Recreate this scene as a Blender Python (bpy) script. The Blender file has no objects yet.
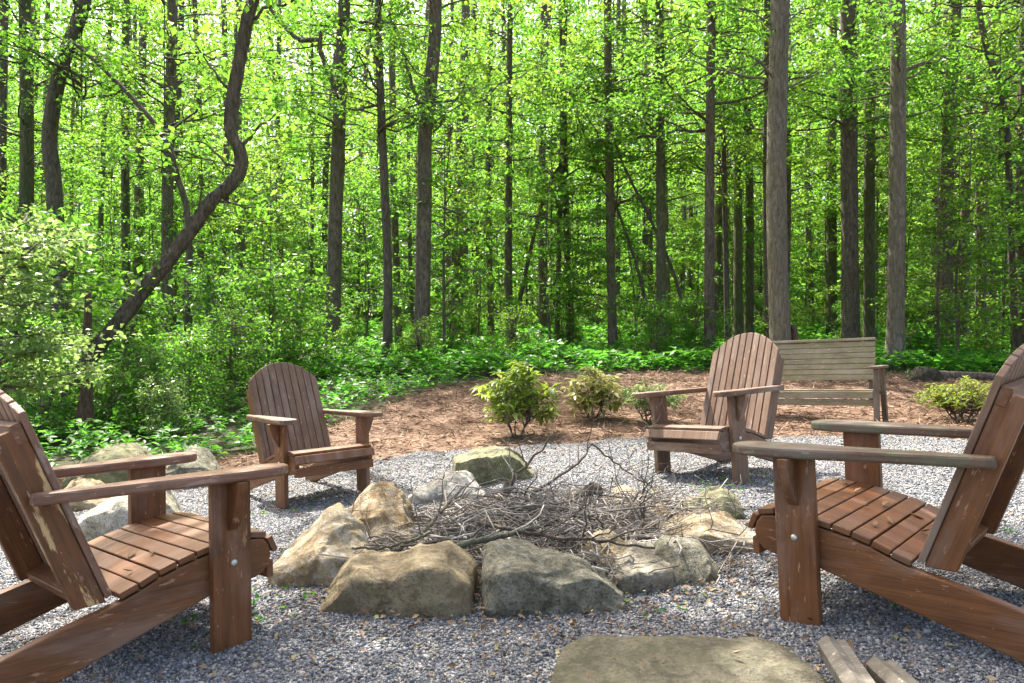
import bpy, bmesh, math, random
import numpy as np
from mathutils import Vector, Matrix, noise

random.seed(7)
rng = np.random.default_rng(7)
S = bpy.context.scene
COL = S.collection
F = 733.8; CX = 512.0; CY = 341.5; CAMZ = 1.0

# ---------------------------------------------------------------- camera, sky, sun, exposure
cam_data = bpy.data.cameras.new('camera')
cam = bpy.data.objects.new('camera', cam_data); COL.objects.link(cam)
cam.location = (0, 0, CAMZ); cam.rotation_euler = (math.radians(90), 0, 0)
cam_data.sensor_width = 36.0; cam_data.lens = F / 1024 * 36.0
cam_data.clip_start = 0.05; cam_data.clip_end = 1000
S.camera = cam

SUN_TO = Vector((-0.30, 0.50, 0.95)).normalized()
sun_el = math.asin(SUN_TO.z)
w = bpy.data.worlds.new('World'); S.world = w; w.use_nodes = True
wn = w.node_tree.nodes; wl = w.node_tree.links
sky = wn.new('ShaderNodeTexSky'); sky.sky_type = 'NISHITA'; sky.sun_disc = False
sky.sun_elevation = sun_el; sky.sun_rotation = math.atan2(SUN_TO.x, SUN_TO.y)
sky.dust_density = 5.0; sky.air_density = 0.8; sky.ozone_density = 0.6
bg = wn['Background']; bg.inputs['Strength'].default_value = 0.15
wt = wn.new('ShaderNodeMix'); wt.data_type = 'RGBA'; wt.blend_type = 'MULTIPLY'; wt.inputs[0].default_value = 1.0
wt.inputs[7].default_value = (1.06, 1.0, .87, 1); wl.new(sky.outputs[0], wt.inputs[6]); wl.new(wt.outputs[2], bg.inputs[0])
sl = bpy.data.lights.new('sun', 'SUN'); sl.energy = 3.7; sl.angle = math.radians(0.5); sl.color = (1.0, 0.95, 0.86)
so = bpy.data.objects.new('sun', sl); COL.objects.link(so); so.location = (0, 0, 30)
so.rotation_euler = SUN_TO.to_track_quat('Z', 'Y').to_euler()
S.view_settings.view_transform = 'Standard'; S.view_settings.look = 'None'
S.view_settings.exposure = 1.9; S.view_settings.gamma = 1.0
S.view_settings.use_curve_mapping = False
cy = S.cycles
cy.max_bounces = 10; cy.diffuse_bounces = 6; cy.glossy_bounces = 2; cy.transmission_bounces = 8
cy.transparent_max_bounces = 4; cy.use_denoising = True; cy.caustics_reflective = False; cy.caustics_refractive = False

# ---------------------------------------------------------------- helpers
def at(px, py, d):
    return Vector(((px - CX) / F * d, d, CAMZ + (CY - py) / F * d))

def smooth(a, b, x):
    t = np.clip((np.asarray(x, float) - a) / (b - a), 0, 1); return t * t * (3 - 2 * t)

def g(x, y):
    """height of the ground"""
    x = np.asarray(x, float); y = np.asarray(y, float)
    slope = np.interp(y, [0, 2.7, 5, 8, 13, 20], [.045, .047, .078, .04, .01, 0])
    mid = np.interp(y, [0, 2.7, 5, 8.2, 9, 11, 13, 16, 20, 30, 45, 300], [-.035, -.036, -.072, -.085, -.02, .16, .37, .55, .72, 1.05, 1.6, 2.0])
    return mid + slope * np.clip(x, -3.2, 3.2)

def G(x, y): return float(g(x, y))

def link(name, me, mat=None, parent=None):
    o = bpy.data.objects.new(name, me); COL.objects.link(o)
    if mat is not None:
        me.materials.clear(); me.materials.append(mat)
    if parent is not None: o.parent = parent
    return o

def tag(o, label=None, cat=None, group=None, kind=None):
    if label: o['label'] = label
    if cat: o['category'] = cat
    if group: o['group'] = group
    if kind: o['kind'] = kind
    return o

def empty(name, loc, label, cat, group=None, rz=0.0):
    o = bpy.data.objects.new(name, None); COL.objects.link(o)
    o.location = loc; o.rotation_euler = (0, 0, rz); o.empty_display_size = .1
    return tag(o, label, cat, group)

def npmesh(name, V, Fc, smooth_=True):
    """V (n,3); Fc (m,k) index array"""
    me = bpy.data.meshes.new(name)
    V = np.ascontiguousarray(V, np.float32); Fc = np.ascontiguousarray(Fc, np.int32)
    n, k = Fc.shape
    me.vertices.add(len(V)); me.vertices.foreach_set('co', V.ravel())
    me.loops.add(n * k); me.loops.foreach_set('vertex_index', Fc.ravel())
    me.polygons.add(n)
    me.polygons.foreach_set('loop_start', np.arange(0, n * k, k, dtype=np.int32))
    me.polygons.foreach_set('loop_total', np.full(n, k, np.int32))
    if smooth_: me.polygons.foreach_set('use_smooth', np.ones(n, bool))
    me.update(calc_edges=True)
    return me

class MB:
    """collects boards, tubes and outlines; stores a 'bc' vector (u along the length) for wood grain"""
    def __init__(s): s.v = []; s.f = []; s.b = []
    def add(s, vs, fs, bc):
        n = len(s.v); s.v += [tuple(v) for v in vs]; s.f += [tuple(i + n for i in f) for f in fs]; s.b += [tuple(b) for b in bc]
    def prism(s, poly, origin, U, V, W, t, grain=None):
        """outline poly [(a,b)] in plane origin+a*U+b*V extruded by t along W"""
        U, V, W = Vector(U), Vector(V), Vector(W); o = Vector(origin); n = len(poly)
        off = (random.random() * 9, random.random() * 9, random.random() * 9)
        gd = Vector(grain) if grain else U
        a2 = V if abs(gd.dot(V)) < .7 else U
        vs = [o + a * U + b * V for a, b in poly] + [o + a * U + b * V + t * W for a, b in poly]
        fs = [tuple(range(n - 1, -1, -1)), tuple(range(n, 2 * n))] + [(i, (i + 1) % n, n + (i + 1) % n, n + i) for i in range(n)]
        if U.cross(V).dot(W) < 0: fs = [tuple(reversed(f)) for f in fs]
        bc = [(v.dot(gd) + off[0], v.dot(a2) + off[1], v.dot(W) + off[2]) for v in vs]
        s.add(vs, fs, bc)
    def box(s, c, dims, R=None, axis=0):
        """box at centre c; grain along local axis"""
        R = R or Matrix.Identity(3)
        off = (random.random() * 9, random.random() * 9, random.random() * 9)
        hx, hy, hz = [d / 2 for d in dims]
        loc = [Vector((sx * hx, sy * hy, sz * hz)) for sz in (-1, 1) for sy in (-1, 1) for sx in (-1, 1)]
        vs = [Vector(c) + R @ l for l in loc]
        fs = [(0, 2, 3, 1), (4, 5, 7, 6), (0, 1, 5, 4), (2, 6, 7, 3), (0, 4, 6, 2), (1, 3, 7, 5)]
        o = [axis, (axis + 1) % 3, (axis + 2) % 3]
        s.add(vs, fs, [(l[o[0]] + off[0], l[o[1]] + off[1], l[o[2]] + off[2]) for l in loc])
    def build(s, name, mat, parent=None, bevel=0.0, smooth_=False):
        me = bpy.data.meshes.new(name); me.from_pydata(s.v, [], s.f)
        at_ = me.attributes.new('bc', 'FLOAT_VECTOR', 'POINT')
        at_.data.foreach_set('vector', np.array(s.b, np.float32).ravel())
        if smooth_:
            me.polygons.foreach_set('use_smooth', np.ones(len(me.polygons), bool))
        o = link(name, me, mat, parent)
        if bevel:
            m = o.modifiers.new('bevel', 'BEVEL'); m.width = bevel; m.segments = 2; m.limit_method = 'ANGLE'; m.angle_limit = math.radians(35)
        return o

def tube_arrays(pts, rad, sides=8, jitter=0.0, cap=True, seed=0):
    """tapered tube along pts (n,3), radii (n,) -> V, F(quads)"""
    P = np.asarray(pts, float); n = len(P)
    T = np.gradient(P, axis=0); T /= np.linalg.norm(T, axis=1)[:, None] + 1e-9
    ref = np.array([0.3, 1, 0.2]) if abs(T[:, 1]).mean() < .7 else np.array([1, .2, .1])
    A = np.cross(T, ref); A /= np.linalg.norm(A, axis=1)[:, None] + 1e-9
    B = np.cross(T, A)
    th = np.linspace(0, 2 * np.pi, sides, endpoint=False)
    r = np.asarray(rad, float)[:, None] * np.ones((n, sides))
    if jitter:
        rr = np.random.default_rng(seed)
        r = r * (1 + jitter * rr.normal(size=(1, sides)) + jitter * .5 * rr.normal(size=(n, sides)))
    V = P[:, None, :] + r[..., None] * (np.cos(th)[None, :, None] * A[:, None, :] + np.sin(th)[None, :, None] * B[:, None, :])
    V = V.reshape(-1, 3)
    i = np.arange(n - 1)[:, None] * sides; j = np.arange(sides)[None, :]; j2 = (j + 1) % sides
    Q = np.stack([i + j, i + j2, i + sides + j2, i + sides + j], -1).reshape(-1, 4)
    if cap:
        c0 = len(V); V = np.vstack([V, P[:1], P[-1:]])
        jj = np.arange(sides); e = (n - 1) * sides
        Q = np.vstack([Q, np.stack([np.full(sides, c0), (jj + 1) % sides, jj, jj], -1)[:, [0, 1, 2, 2]],
                       np.stack([np.full(sides, c0 + 1), e + jj, e + (jj + 1) % sides, e + (jj + 1) % sides], -1)])
    return V, Q

def merge(parts):
    Vs, Fs, n = [], [], 0
    for V, Q in parts:
        Vs.append(V); Fs.append(Q + n); n += len(V)
    return np.vstack(Vs), np.vstack(Fs)

def quads_mesh(name, V, Q, smooth_=True):
    """quads where a repeated last index marks a triangle"""
    tri = Q[:, 2] == Q[:, 3]
    T1 = Q[~tri]; 
    F3 = np.vstack([T1[:, [0, 1, 2]], T1[:, [0, 2, 3]], Q[tri][:, :3]])
    return npmesh(name, V, F3, smooth_)

def spline(pts, n):
    P = np.asarray(pts, float); m = len(P)
    d = np.concatenate([[0], np.cumsum(np.linalg.norm(np.diff(P, axis=0), axis=1))])
    t = np.linspace(0, d[-1], n)
    Q = np.vstack([2 * P[0] - P[1], P, 2 * P[-1] - P[-2]])
    out = []
    for x in t:
        i = min(max(np.searchsorted(d, x) - 1, 0), m - 2); u = (x - d[i]) / (d[i + 1] - d[i])
        a, b, c, e = Q[i], Q[i + 1], Q[i + 2], Q[i + 3]
        out.append(.5 * ((2 * b) + (-a + c) * u + (2 * a - 5 * b + 4 * c - e) * u * u + (-a + 3 * b - 3 * c + e) * u ** 3))
    return np.array(out)

def leaf_arrays(P, D, N, L, Wd, fold=.18, droop=.12):
    """P base points, D length directions, N face normals, L lengths, Wd widths: 6-vertex folded leaves -> tris"""
    D = D / (np.linalg.norm(D, axis=1)[:, None] + 1e-9)
    Sd = np.cross(D, N); Sd /= np.linalg.norm(Sd, axis=1)[:, None] + 1e-9
    N = np.cross(Sd, D)
    L = L[:, None]; Wd = Wd[:, None]
    base = P
    left = P + D * L * .45 + Sd * Wd * .5 + N * Wd * fold
    right = P + D * L * .45 - Sd * Wd * .5 + N * Wd * fold
    mid = P + D * L * .5
    tip = P + D * L - N * L * droop
    n = len(P)
    V = np.stack([base, left, right, mid, tip], 1).reshape(-1, 3)
    k = np.arange(n)[:, None] * 5
    T = np.concatenate([k + [[0, 3, 1]], k + [[1, 3, 4]], k + [[0, 2, 3]], k + [[2, 4, 3]]], 0)
    return V, T

def leaf4(P, D, N, L, Wd, fold=.2):
    """cheap leaf: 4 verts, 2 tris folded along the midrib"""
    D = D / (np.linalg.norm(D, axis=1)[:, None] + 1e-9)
    Sd = np.cross(D, N); Sd /= np.linalg.norm(Sd, axis=1)[:, None] + 1e-9
    N = np.cross(Sd, D); L = L[:, None]; Wd = Wd[:, None]
    V = np.stack([P, P + D * L * .45 + Sd * Wd * .5 + N * Wd * fold, P + D * L, P + D * L * .45 - Sd * Wd * .5 + N * Wd * fold], 1).reshape(-1, 3)
    k = np.arange(len(P))[:, None] * 4
    return V, np.concatenate([k + [[0, 2, 1]], k + [[0, 3, 2]]], 0)

def rdirs(n, up=0.0, spread=1.0, r=rng):
    v = r.normal(size=(n, 3)) * spread; v[:, 2] += up
    return v / (np.linalg.norm(v, axis=1)[:, None] + 1e-9)

# ---------------------------------------------------------------- materials
def newmat(name):
    m = bpy.data.materials.new(name); m.use_nodes = True
    nt = m.node_tree; return m, nt, nt.nodes['Principled BSDF']

def ramp(nt, fac, stops, interp='LINEAR'):
    r = nt.nodes.new('ShaderNodeValToRGB'); r.color_ramp.interpolation = interp
    e = r.color_ramp.elements
    while len(e) < len(stops): e.new(.5)
    for i, (p, c) in enumerate(stops): e[i].position = p; e[i].color = (*c, 1) if len(c) == 3 else c
    nt.links.new(fac, r.inputs[0]); return r.outputs[0]

def noise_n(nt, vec, scale, detail=4, rough=.55, dist=0.0):
    n = nt.nodes.new('ShaderNodeTexNoise'); n.inputs['Scale'].default_value = scale
    n.inputs['Detail'].default_value = detail; n.inputs['Roughness'].default_value = rough; n.inputs['Distortion'].default_value = dist
    if vec is not None: nt.links.new(vec, n.inputs['Vector'])
    return n.outputs['Fac']

def mapping(nt, vec, scale):
    m = nt.nodes.new('ShaderNodeMapping'); m.inputs['Scale'].default_value = scale
    nt.links.new(vec, m.inputs['Vector']); return m.outputs[0]

def mix(nt, fac, a, b, blend='MIX'):
    m = nt.nodes.new('ShaderNodeMix'); m.data_type = 'RGBA'; m.blend_type = blend
    for s, v in ((m.inputs[0], fac), (m.inputs[6], a), (m.inputs[7], b)):
        if isinstance(v, (int, float)): s.default_value = v
        elif isinstance(v, tuple): s.default_value = (*v, 1)
        else: nt.links.new(v, s)
    return m.outputs[2]

def math_n(nt, op, a, b=0.0):
    m = nt.nodes.new('ShaderNodeMath'); m.operation = op
    for s, v in ((m.inputs[0], a), (m.inputs[1], b)):
        if isinstance(v, (int, float)): s.default_value = v
        else: nt.links.new(v, s)
    return m.outputs[0]

def bump(nt, bsdf, h, strength, dist, prev=None):
    b = nt.nodes.new('ShaderNodeBump'); b.inputs['Strength'].default_value = strength; b.inputs['Distance'].default_value = dist
    nt.links.new(h, b.inputs['Height']); nt.links.new(b.outputs[0], bsdf.inputs['Normal']); return b

def tc(nt, which='Object'):
    return nt.nodes.new('ShaderNodeTexCoord').outputs[which]

def leaf_mat(name, dark, light, trans, rough=.42, tfac=.42, spec=.5):
    m, nt, b = newmat(name)
    geo = nt.nodes.new('ShaderNodeNewGeometry'); oi = nt.nodes.new('ShaderNodeObjectInfo')
    r = math_n(nt, 'ADD', math_n(nt, 'MULTIPLY', geo.outputs['Random Per Island'], .6), math_n(nt, 'MULTIPLY', oi.outputs['Random'], .4))
    c = mix(nt, r, dark, light)
    nt.links.new(c, b.inputs['Base Color']); b.inputs['Roughness'].default_value = rough
    b.inputs['Specular IOR Level'].default_value = spec
    t = nt.nodes.new('ShaderNodeBsdfTranslucent')
    nt.links.new(mix(nt, r, tuple(x * .58 for x in trans), tuple(min(1, x * 1.25) for x in trans)), t.inputs[0])
    ms = nt.nodes.new('ShaderNodeMixShader'); ms.inputs[0].default_value = tfac
    nt.links.new(b.outputs[0], ms.inputs[1]); nt.links.new(t.outputs[0], ms.inputs[2])
    nt.links.new(ms.outputs[0], nt.nodes['Material Output'].inputs[0])
    return m

def wood_mat(name, dark, mid, light, rough=.6, scale=1.0, wear=None, wear_amt=.7, moss=None, wth=.57):
    m, nt, b = newmat(name)
    a = nt.nodes.new('ShaderNodeAttribute'); a.attribute_name = 'bc'; v = a.outputs['Vector']
    oi = nt.nodes.new('ShaderNodeObjectInfo')
    g1 = noise_n(nt, mapping(nt, v, (2.2 * scale, 38 * scale, 38 * scale)), 1.0, 5, .6, .6)
    g2 = noise_n(nt, mapping(nt, v, (6, 160, 160)), 1.0, 3, .6)
    big = noise_n(nt, v, 7.0, 3)
    f = math_n(nt, 'ADD', math_n(nt, 'MULTIPLY', g1, .65), math_n(nt, 'MULTIPLY', big, .35))
    c = ramp(nt, f, [(.3, dark), (.5, mid), (.72, light)])
    c = mix(nt, math_n(nt, 'MULTIPLY', g2, .55), c, dark)
    geo = nt.nodes.new('ShaderNodeNewGeometry')
    c = mix(nt, math_n(nt, 'MULTIPLY', geo.outputs['Random Per Island'], .3), c, light)
    fade = noise_n(nt, mapping(nt, v, (2.0, 7, 7)), 1.0, 4, .6)
    c = mix(nt, math_n(nt, 'MULTIPLY', ramp(nt, fade, [(.5, (0, 0, 0)), (.66, (1, 1, 1))]), .42), c, tuple(min(1, x * .55 + .14) for x in light))
    scr = noise_n(nt, mapping(nt, v, (14, 60, 60)), 1.0, 3, .7)
    c = mix(nt, math_n(nt, 'MULTIPLY', ramp(nt, scr, [(.64, (0, 0, 0)), (.67, (1, 1, 1))]), .6), c, tuple(min(1, x * 1.3 + .12) for x in light))
    c = mix(nt, math_n(nt, 'MULTIPLY', ramp(nt, noise_n(nt, mapping(nt, v, (3.5, 9, 9)), 1.3, 5, .65), [(.55, (0, 0, 0)), (.7, (1, 1, 1))]), .5), c, tuple(x * .7 for x in dark))
    if wear:
        wn_ = noise_n(nt, mapping(nt, v, (4.5, 26, 26)), 1.0, 5, .62)
        c = mix(nt, math_n(nt, 'MULTIPLY', ramp(nt, wn_, [(wth, (0, 0, 0)), (wth + .04, (1, 1, 1))]), wear_amt), c, wear)
    if moss:
        mn = noise_n(nt, v, 9.0, 5, .65)
        c = mix(nt, math_n(nt, 'MULTIPLY', ramp(nt, mn, [(.48, (0, 0, 0)), (.62, (1, 1, 1))]), .65), c, moss)
    nt.links.new(c, b.inputs['Base Color'])
    nt.links.new(math_n(nt, 'ADD', rough - .12, math_n(nt, 'MULTIPLY', g1, .25)), b.inputs['Roughness'])
    h = math_n(nt, 'ADD', math_n(nt, 'MULTIPLY', g1, .6), math_n(nt, 'MULTIPLY', g2, .4))
    bump(nt, b, h, .6, .005)
    return m

def bark_mat(name, dark, light, moss=None, moss_amt=.5, sc=1.0):
    m, nt, b = newmat(name)
    v = tc(nt)
    p1 = noise_n(nt, mapping(nt, v, (22 * sc, 22 * sc, 5.5 * sc)), 1.0, 7, .7, .8)
    p2 = noise_n(nt, v, 2.2, 4)
    p3 = noise_n(nt, mapping(nt, v, (60, 60, 20)), 1.0, 3)
    c = ramp(nt, p1, [(.36, dark), (.50, tuple((x + y) / 2.2 for x, y in zip(dark, light))), (.64, light)])
    c = mix(nt, math_n(nt, 'MULTIPLY', p3, .4), c, dark)
    if moss:
        c = mix(nt, math_n(nt, 'MULTIPLY', ramp(nt, p2, [(.42, (0, 0, 0)), (.62, (1, 1, 1))]), moss_amt), c, moss)
    nt.links.new(c, b.inputs['Base Color']); b.inputs['Roughness'].default_value = .9
    bump(nt, b, math_n(nt, 'ADD', p1, math_n(nt, 'MULTIPLY', p3, .4)), 1.0, .06)
    return m

def rock_mat(name, base, second, lichen, moss, moss_amt=.4, lichen_amt=.5, speck=.4, dark=(.05, .045, .03)):
    m, nt, b = newmat(name)
    v = tc(nt)
    n1 = noise_n(nt, v, 7.5, 8, .68, .6); n2 = noise_n(nt, v, 26, 8, .72); n3 = noise_n(nt, v, 85, 5, .7)
    oi = nt.nodes.new('ShaderNodeObjectInfo')
    c = ramp(nt, n1, [(.38, tuple(x * .8 for x in second)), (.47, second), (.56, base), (.7, tuple(min(.8, x * 1.15) for x in base))])
    c = mix(nt, math_n(nt, 'MULTIPLY', ramp(nt, n2, [(.5, (0, 0, 0)), (.58, (1, 1, 1))]), lichen_amt), c, lichen)
    c = mix(nt, math_n(nt, 'MULTIPLY', ramp(nt, n3, [(.52, (0, 0, 0)), (.62, (1, 1, 1))]), min(1, speck * 1.6)), c, dark)
    n4 = noise_n(nt, v, 4.0, 6, .7, 1.0)
    geo = nt.nodes.new('ShaderNodeNewGeometry')
    c = mix(nt, math_n(nt, 'MULTIPLY', ramp(nt, n4, [(.5, (0, 0, 0)), (.64, (1, 1, 1))]), moss_amt), c, moss)
    crack = nt.nodes.new('ShaderNodeTexVoronoi'); crack.feature = 'DISTANCE_TO_EDGE'; crack.inputs['Scale'].default_value = 3.2
    wv = nt.nodes.new('ShaderNodeVectorMath'); wv.operation = 'ADD'
    nz = nt.nodes.new('ShaderNodeTexNoise'); nz.inputs['Scale'].default_value = 3.0; nt.links.new(v, nz.inputs['Vector'])
    nt.links.new(v, wv.inputs[0]); nt.links.new(nz.outputs['Color'], wv.inputs[1]); nt.links.new(wv.outputs[0], crack.inputs['Vector'])
    ck = ramp(nt, crack.outputs['Distance'], [(0, (1, 1, 1)), (.018, (0, 0, 0))])
    chip = nt.nodes.new('ShaderNodeTexVoronoi'); chip.inputs['Scale'].default_value = 13
    cv = nt.nodes.new('ShaderNodeVectorMath'); cv.operation = 'MULTIPLY_ADD'; nz2 = nt.nodes.new('ShaderNodeTexNoise'); nz2.inputs['Scale'].default_value = 9; nz2.inputs['Detail'].default_value = 5
    nt.links.new(v, nz2.inputs['Vector']); nt.links.new(nz2.outputs['Color'], cv.inputs[0]); cv.inputs[1].default_value = (.16, .16, .16); nt.links.new(v, cv.inputs[2]); nt.links.new(cv.outputs[0], chip.inputs['Vector'])
    sp = nt.nodes.new('ShaderNodeSeparateColor'); nt.links.new(chip.outputs['Color'], sp.inputs[0])
    c = mix(nt, math_n(nt, 'MULTIPLY', sp.outputs[0], .28), c, second)
    h = math_n(nt, 'ADD', math_n(nt, 'MULTIPLY', n2, .6), math_n(nt, 'MULTIPLY', n3, .45))
    h = math_n(nt, 'ADD', h, math_n(nt, 'MULTIPLY', sp.outputs[1], .35))
    nt.links.new(c, b.inputs['Base Color']); b.inputs['Roughness'].default_value = .88
    bump(nt, b, h, 1.0, .03)
    return m

def island_mat(name, stops, rough=.85, detail_scale=60):
    """loose bits, each its own tone"""
    m, nt, b = newmat(name)
    geo = nt.nodes.new('ShaderNodeNewGeometry')
    c = ramp(nt, geo.outputs['Random Per Island'], stops)
    n = noise_n(nt, tc(nt), detail_scale, 3)
    c = mix(nt, math_n(nt, 'MULTIPLY', n, .5), c, tuple(x * .4 for x in stops[0][1]))
    nt.links.new(c, b.inputs['Base Color']); b.inputs['Roughness'].default_value = rough
    return m

M = {}
M['chair'] = wood_mat('stained_wood', (.048, .018, .0065), (.168, .061, .0175), (.285, .115, .038), .52, 1.0)
M['chair_worn'] = wood_mat('stained_wood_worn', (.048, .018, .0065), (.168, .061, .0175), (.285, .115, .038), .55, 1.0, wear=(.62, .42, .20), wear_amt=.9, wth=.545)
M['chair_arm'] = wood_mat('stained_wood_arm', (.09, .04, .022), (.22, .105, .062), (.36, .21, .15), .5, 1.0, wear=(.45, .33, .27), wear_amt=.45)
M['chair_grey'] = wood_mat('weathered_wood', (.062, .032, .022), (.165, .090, .052), (.28, .175, .115), .6, 1.0)
M['chair_moss'] = wood_mat('weathered_wood_mossy', (.055, .032, .02), (.125, .075, .05), (.20, .135, .095), .65, 1.0, moss=(.11, .13, .075))
M['bench'] = wood_mat('bench_wood', (.10, .08, .055), (.26, .215, .145), (.40, .34, .24), .75, 1.0, moss=(.20, .19, .085))
M['bench_dark'] = wood_mat('bench_leg_wood', (.06, .045, .03), (.13, .10, .07), (.2, .16, .12), .8, 1.0)
M['firewood'] = wood_mat('grey_split_wood', (.05, .045, .035), (.17, .15, .12), (.30, .27, .23), .85, 1.3)
bm_, nt_, b_ = newmat('bolt_metal'); b_.inputs['Base Color'].default_value = (.62, .6, .55, 1); b_.inputs['Metallic'].default_value = .7; b_.inputs['Roughness'].default_value = .4
n_ = noise_n(nt_, tc(nt_), 40); nt_.links.new(ramp(nt_, n_, [(.3, (.5, .48, .42)), (.7, (.7, .68, .62))]), b_.inputs['Base Color']); M['bolt'] = bm_
M['bark'] = bark_mat('bark_brown', (.075, .06, .045), (.33, .265, .195))
M['bark_grey'] = bark_mat('bark_grey', (.10, .086, .064), (.36, .31, .235), moss=(.12, .13, .06), moss_amt=.35)
M['bark_moss'] = bark_mat('bark_mossy', (.065, .06, .035), (.26, .24, .14), moss=(.06, .085, .025), moss_amt=.6)
M['bark_dark'] = bark_mat('bark_dark', (.06, .048, .036), (.25, .20, .15))
M['dead_wood'] = bark_mat('dead_wood', (.05, .03, .02), (.24, .16, .10), sc=1.6)
M['leaf'] = leaf_mat('leaf_canopy', (.035, .095, .012), (.085, .16, .022), (.23, .54, .05), tfac=.54)
M['leaf_y'] = leaf_mat('leaf_sunny', (.04, .11, .016), (.10, .19, .030), (.34, .61, .06), tfac=.57)
M['leaf_d'] = leaf_mat('leaf_deep', (.025, .08, .014), (.065, .14, .024), (.20, .50, .05), tfac=.5, rough=.35)
M['leaf_cover'] = leaf_mat('leaf_ground_cover', (.022, .11, .012), (.055, .18, .022), (.20, .60, .05), tfac=.45)
M['leaf_pale'] = leaf_mat('leaf_pale', (.10, .17, .06), (.22, .28, .14), (.50, .66, .22), tfac=.45, rough=.3)
M['leaf_rhodo'] = leaf_mat('leaf_rhododendron', (.07, .15, .02), (.16, .22, .05), (.50, .68, .09), tfac=.45, rough=.35)
M['leaf_rhodo_y'] = leaf_mat('leaf_rhododendron_yellow', (.14, .19, .05), (.32, .30, .12), (.65, .66, .20), tfac=.42, rough=.4)
M['leaf_silver'] = leaf_mat('leaf_silver_green', (.07, .15, .04), (.20, .28, .12), (.42, .64, .16), tfac=.45, rough=.28)
M['leaf_azalea'] = leaf_mat('leaf_azalea', (.11, .19, .015), (.20, .26, .03), (.5, .58, .06), tfac=.4)

# ground materials
def ground_materials():
    m, nt, b = newmat('forest_floor'); v = tc(nt)
    n1 = noise_n(nt, v, .9, 5); n2 = noise_n(nt, v, 14, 6, .7)
    c = ramp(nt, n1, [(.35, (.035, .06, .015)), (.55, (.06, .055, .025)), (.7, (.09, .065, .04))])
    c = mix(nt, math_n(nt, 'MULTIPLY', n2, .5), c, (.02, .02, .01))
    nt.links.new(c, b.inputs['Base Color']); b.inputs['Roughness'].default_value = .95; bump(nt, b, n2, .8, .05); M['floor'] = m
    m, nt, b = newmat('pine_mulch'); v = tc(nt)
    n1 = noise_n(nt, v, 1.1, 5, .6); n2 = noise_n(nt, mapping(nt, v, (14, 34, 20)), 1.0, 6, .75, 1.2); n3 = noise_n(nt, mapping(nt, v, (120, 50, 60)), 1.0, 4, .7)
    c = ramp(nt, n2, [(.32, (.07, .036, .024)), (.5, (.28, .17, .11)), (.66, (.55, .39, .28))])
    c = mix(nt, math_n(nt, 'MULTIPLY', ramp(nt, n1, [(.42, (0, 0, 0)), (.6, (1, 1, 1))]), .6), c, (.12, .065, .04))
    c = mix(nt, math_n(nt, 'MULTIPLY', n3, .35), c, (.05, .03, .02))
    nt.links.new(c, b.inputs['Base Color']); b.inputs['Roughness'].default_value = .95; bump(nt, b, n2, .9, .03); M['mulch'] = m
    m, nt, b = newmat('gravel_bed'); v = tc(nt)
    vo = nt.nodes.new('ShaderNodeTexVoronoi'); vo.inputs['Scale'].default_value = 75; nt.links.new(v, vo.inputs['Vector'])
    n1 = noise_n(nt, v, 1.6, 5, .65); n2 = noise_n(nt, v, 26, 4)
    sep = nt.nodes.new('ShaderNodeSeparateColor'); nt.links.new(vo.outputs['Color'], sep.inputs[0])
    c = ramp(nt, sep.outputs[0], [(0, (.11, .115, .13)), (.5, (.25, .255, .27)), (1, (.46, .455, .45))])
    c = mix(nt, math_n(nt, 'MULTIPLY', ramp(nt, n1, [(.52, (0, 0, 0)), (.68, (1, 1, 1))]), .45), c, (.16, .12, .09))
    c = mix(nt, math_n(nt, 'MULTIPLY', ramp(nt, vo.outputs['Distance'], [(.35, (0, 0, 0)), (.75, (1, 1, 1))]), .6), c, (.04, .04, .045))
    nt.links.new(c, b.inputs['Base Color']); b.inputs['Roughness'].default_value = .9
    bump(nt, b, math_n(nt, 'SUBTRACT', 1.0, vo.outputs['Distance']), 1.0, .015); M['gravel'] = m
    m, nt, b = newmat('ash_soil'); v = tc(nt)
    n1 = noise_n(nt, v, 6, 6, .7)
    nt.links.new(ramp(nt, n1, [(.3, (.05, .035, .028)), (.6, (.17, .115, .085)), (.75, (.28, .24, .21))]), b.inputs['Base Color'])
    b.inputs['Roughness'].default_value = .95; bump(nt, b, n1, .8, .03); M['ash'] = m
ground_materials()
M['pebble'] = island_mat('gravel_stones', [(0, (.065, .072, .085)), (.3, (.17, .185, .215)), (.62, (.29, .305, .335)), (.84, (.48, .475, .47)), (.92, (.34, .26, .20)), (1, (.66, .64, .61))], .8, 90)
M['straw'] = island_mat('pine_straw', [(0, (.10, .05, .03)), (.5, (.32, .19, .12)), (1, (.56, .41, .29))], .85, 40)
M['dryleaf'] = island_mat('fallen_leaf', [(0, (.09, .055, .032)), (.5, (.25, .15, .085)), (.85, (.42, .31, .18)), (1, (.32, .33, .13))], .8, 50)
M['twig'] = island_mat('dry_twig', [(0, (.08, .07, .06)), (.35, (.25, .22, .19)), (.7, (.42, .385, .34)), (1, (.60, .56, .51))], .9, 30)
M['birch'] = bark_mat('stick_lichen', (.13, .12, .09), (.36, .36, .27), moss=(.22, .27, .16), moss_amt=.5, sc=2)

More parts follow.
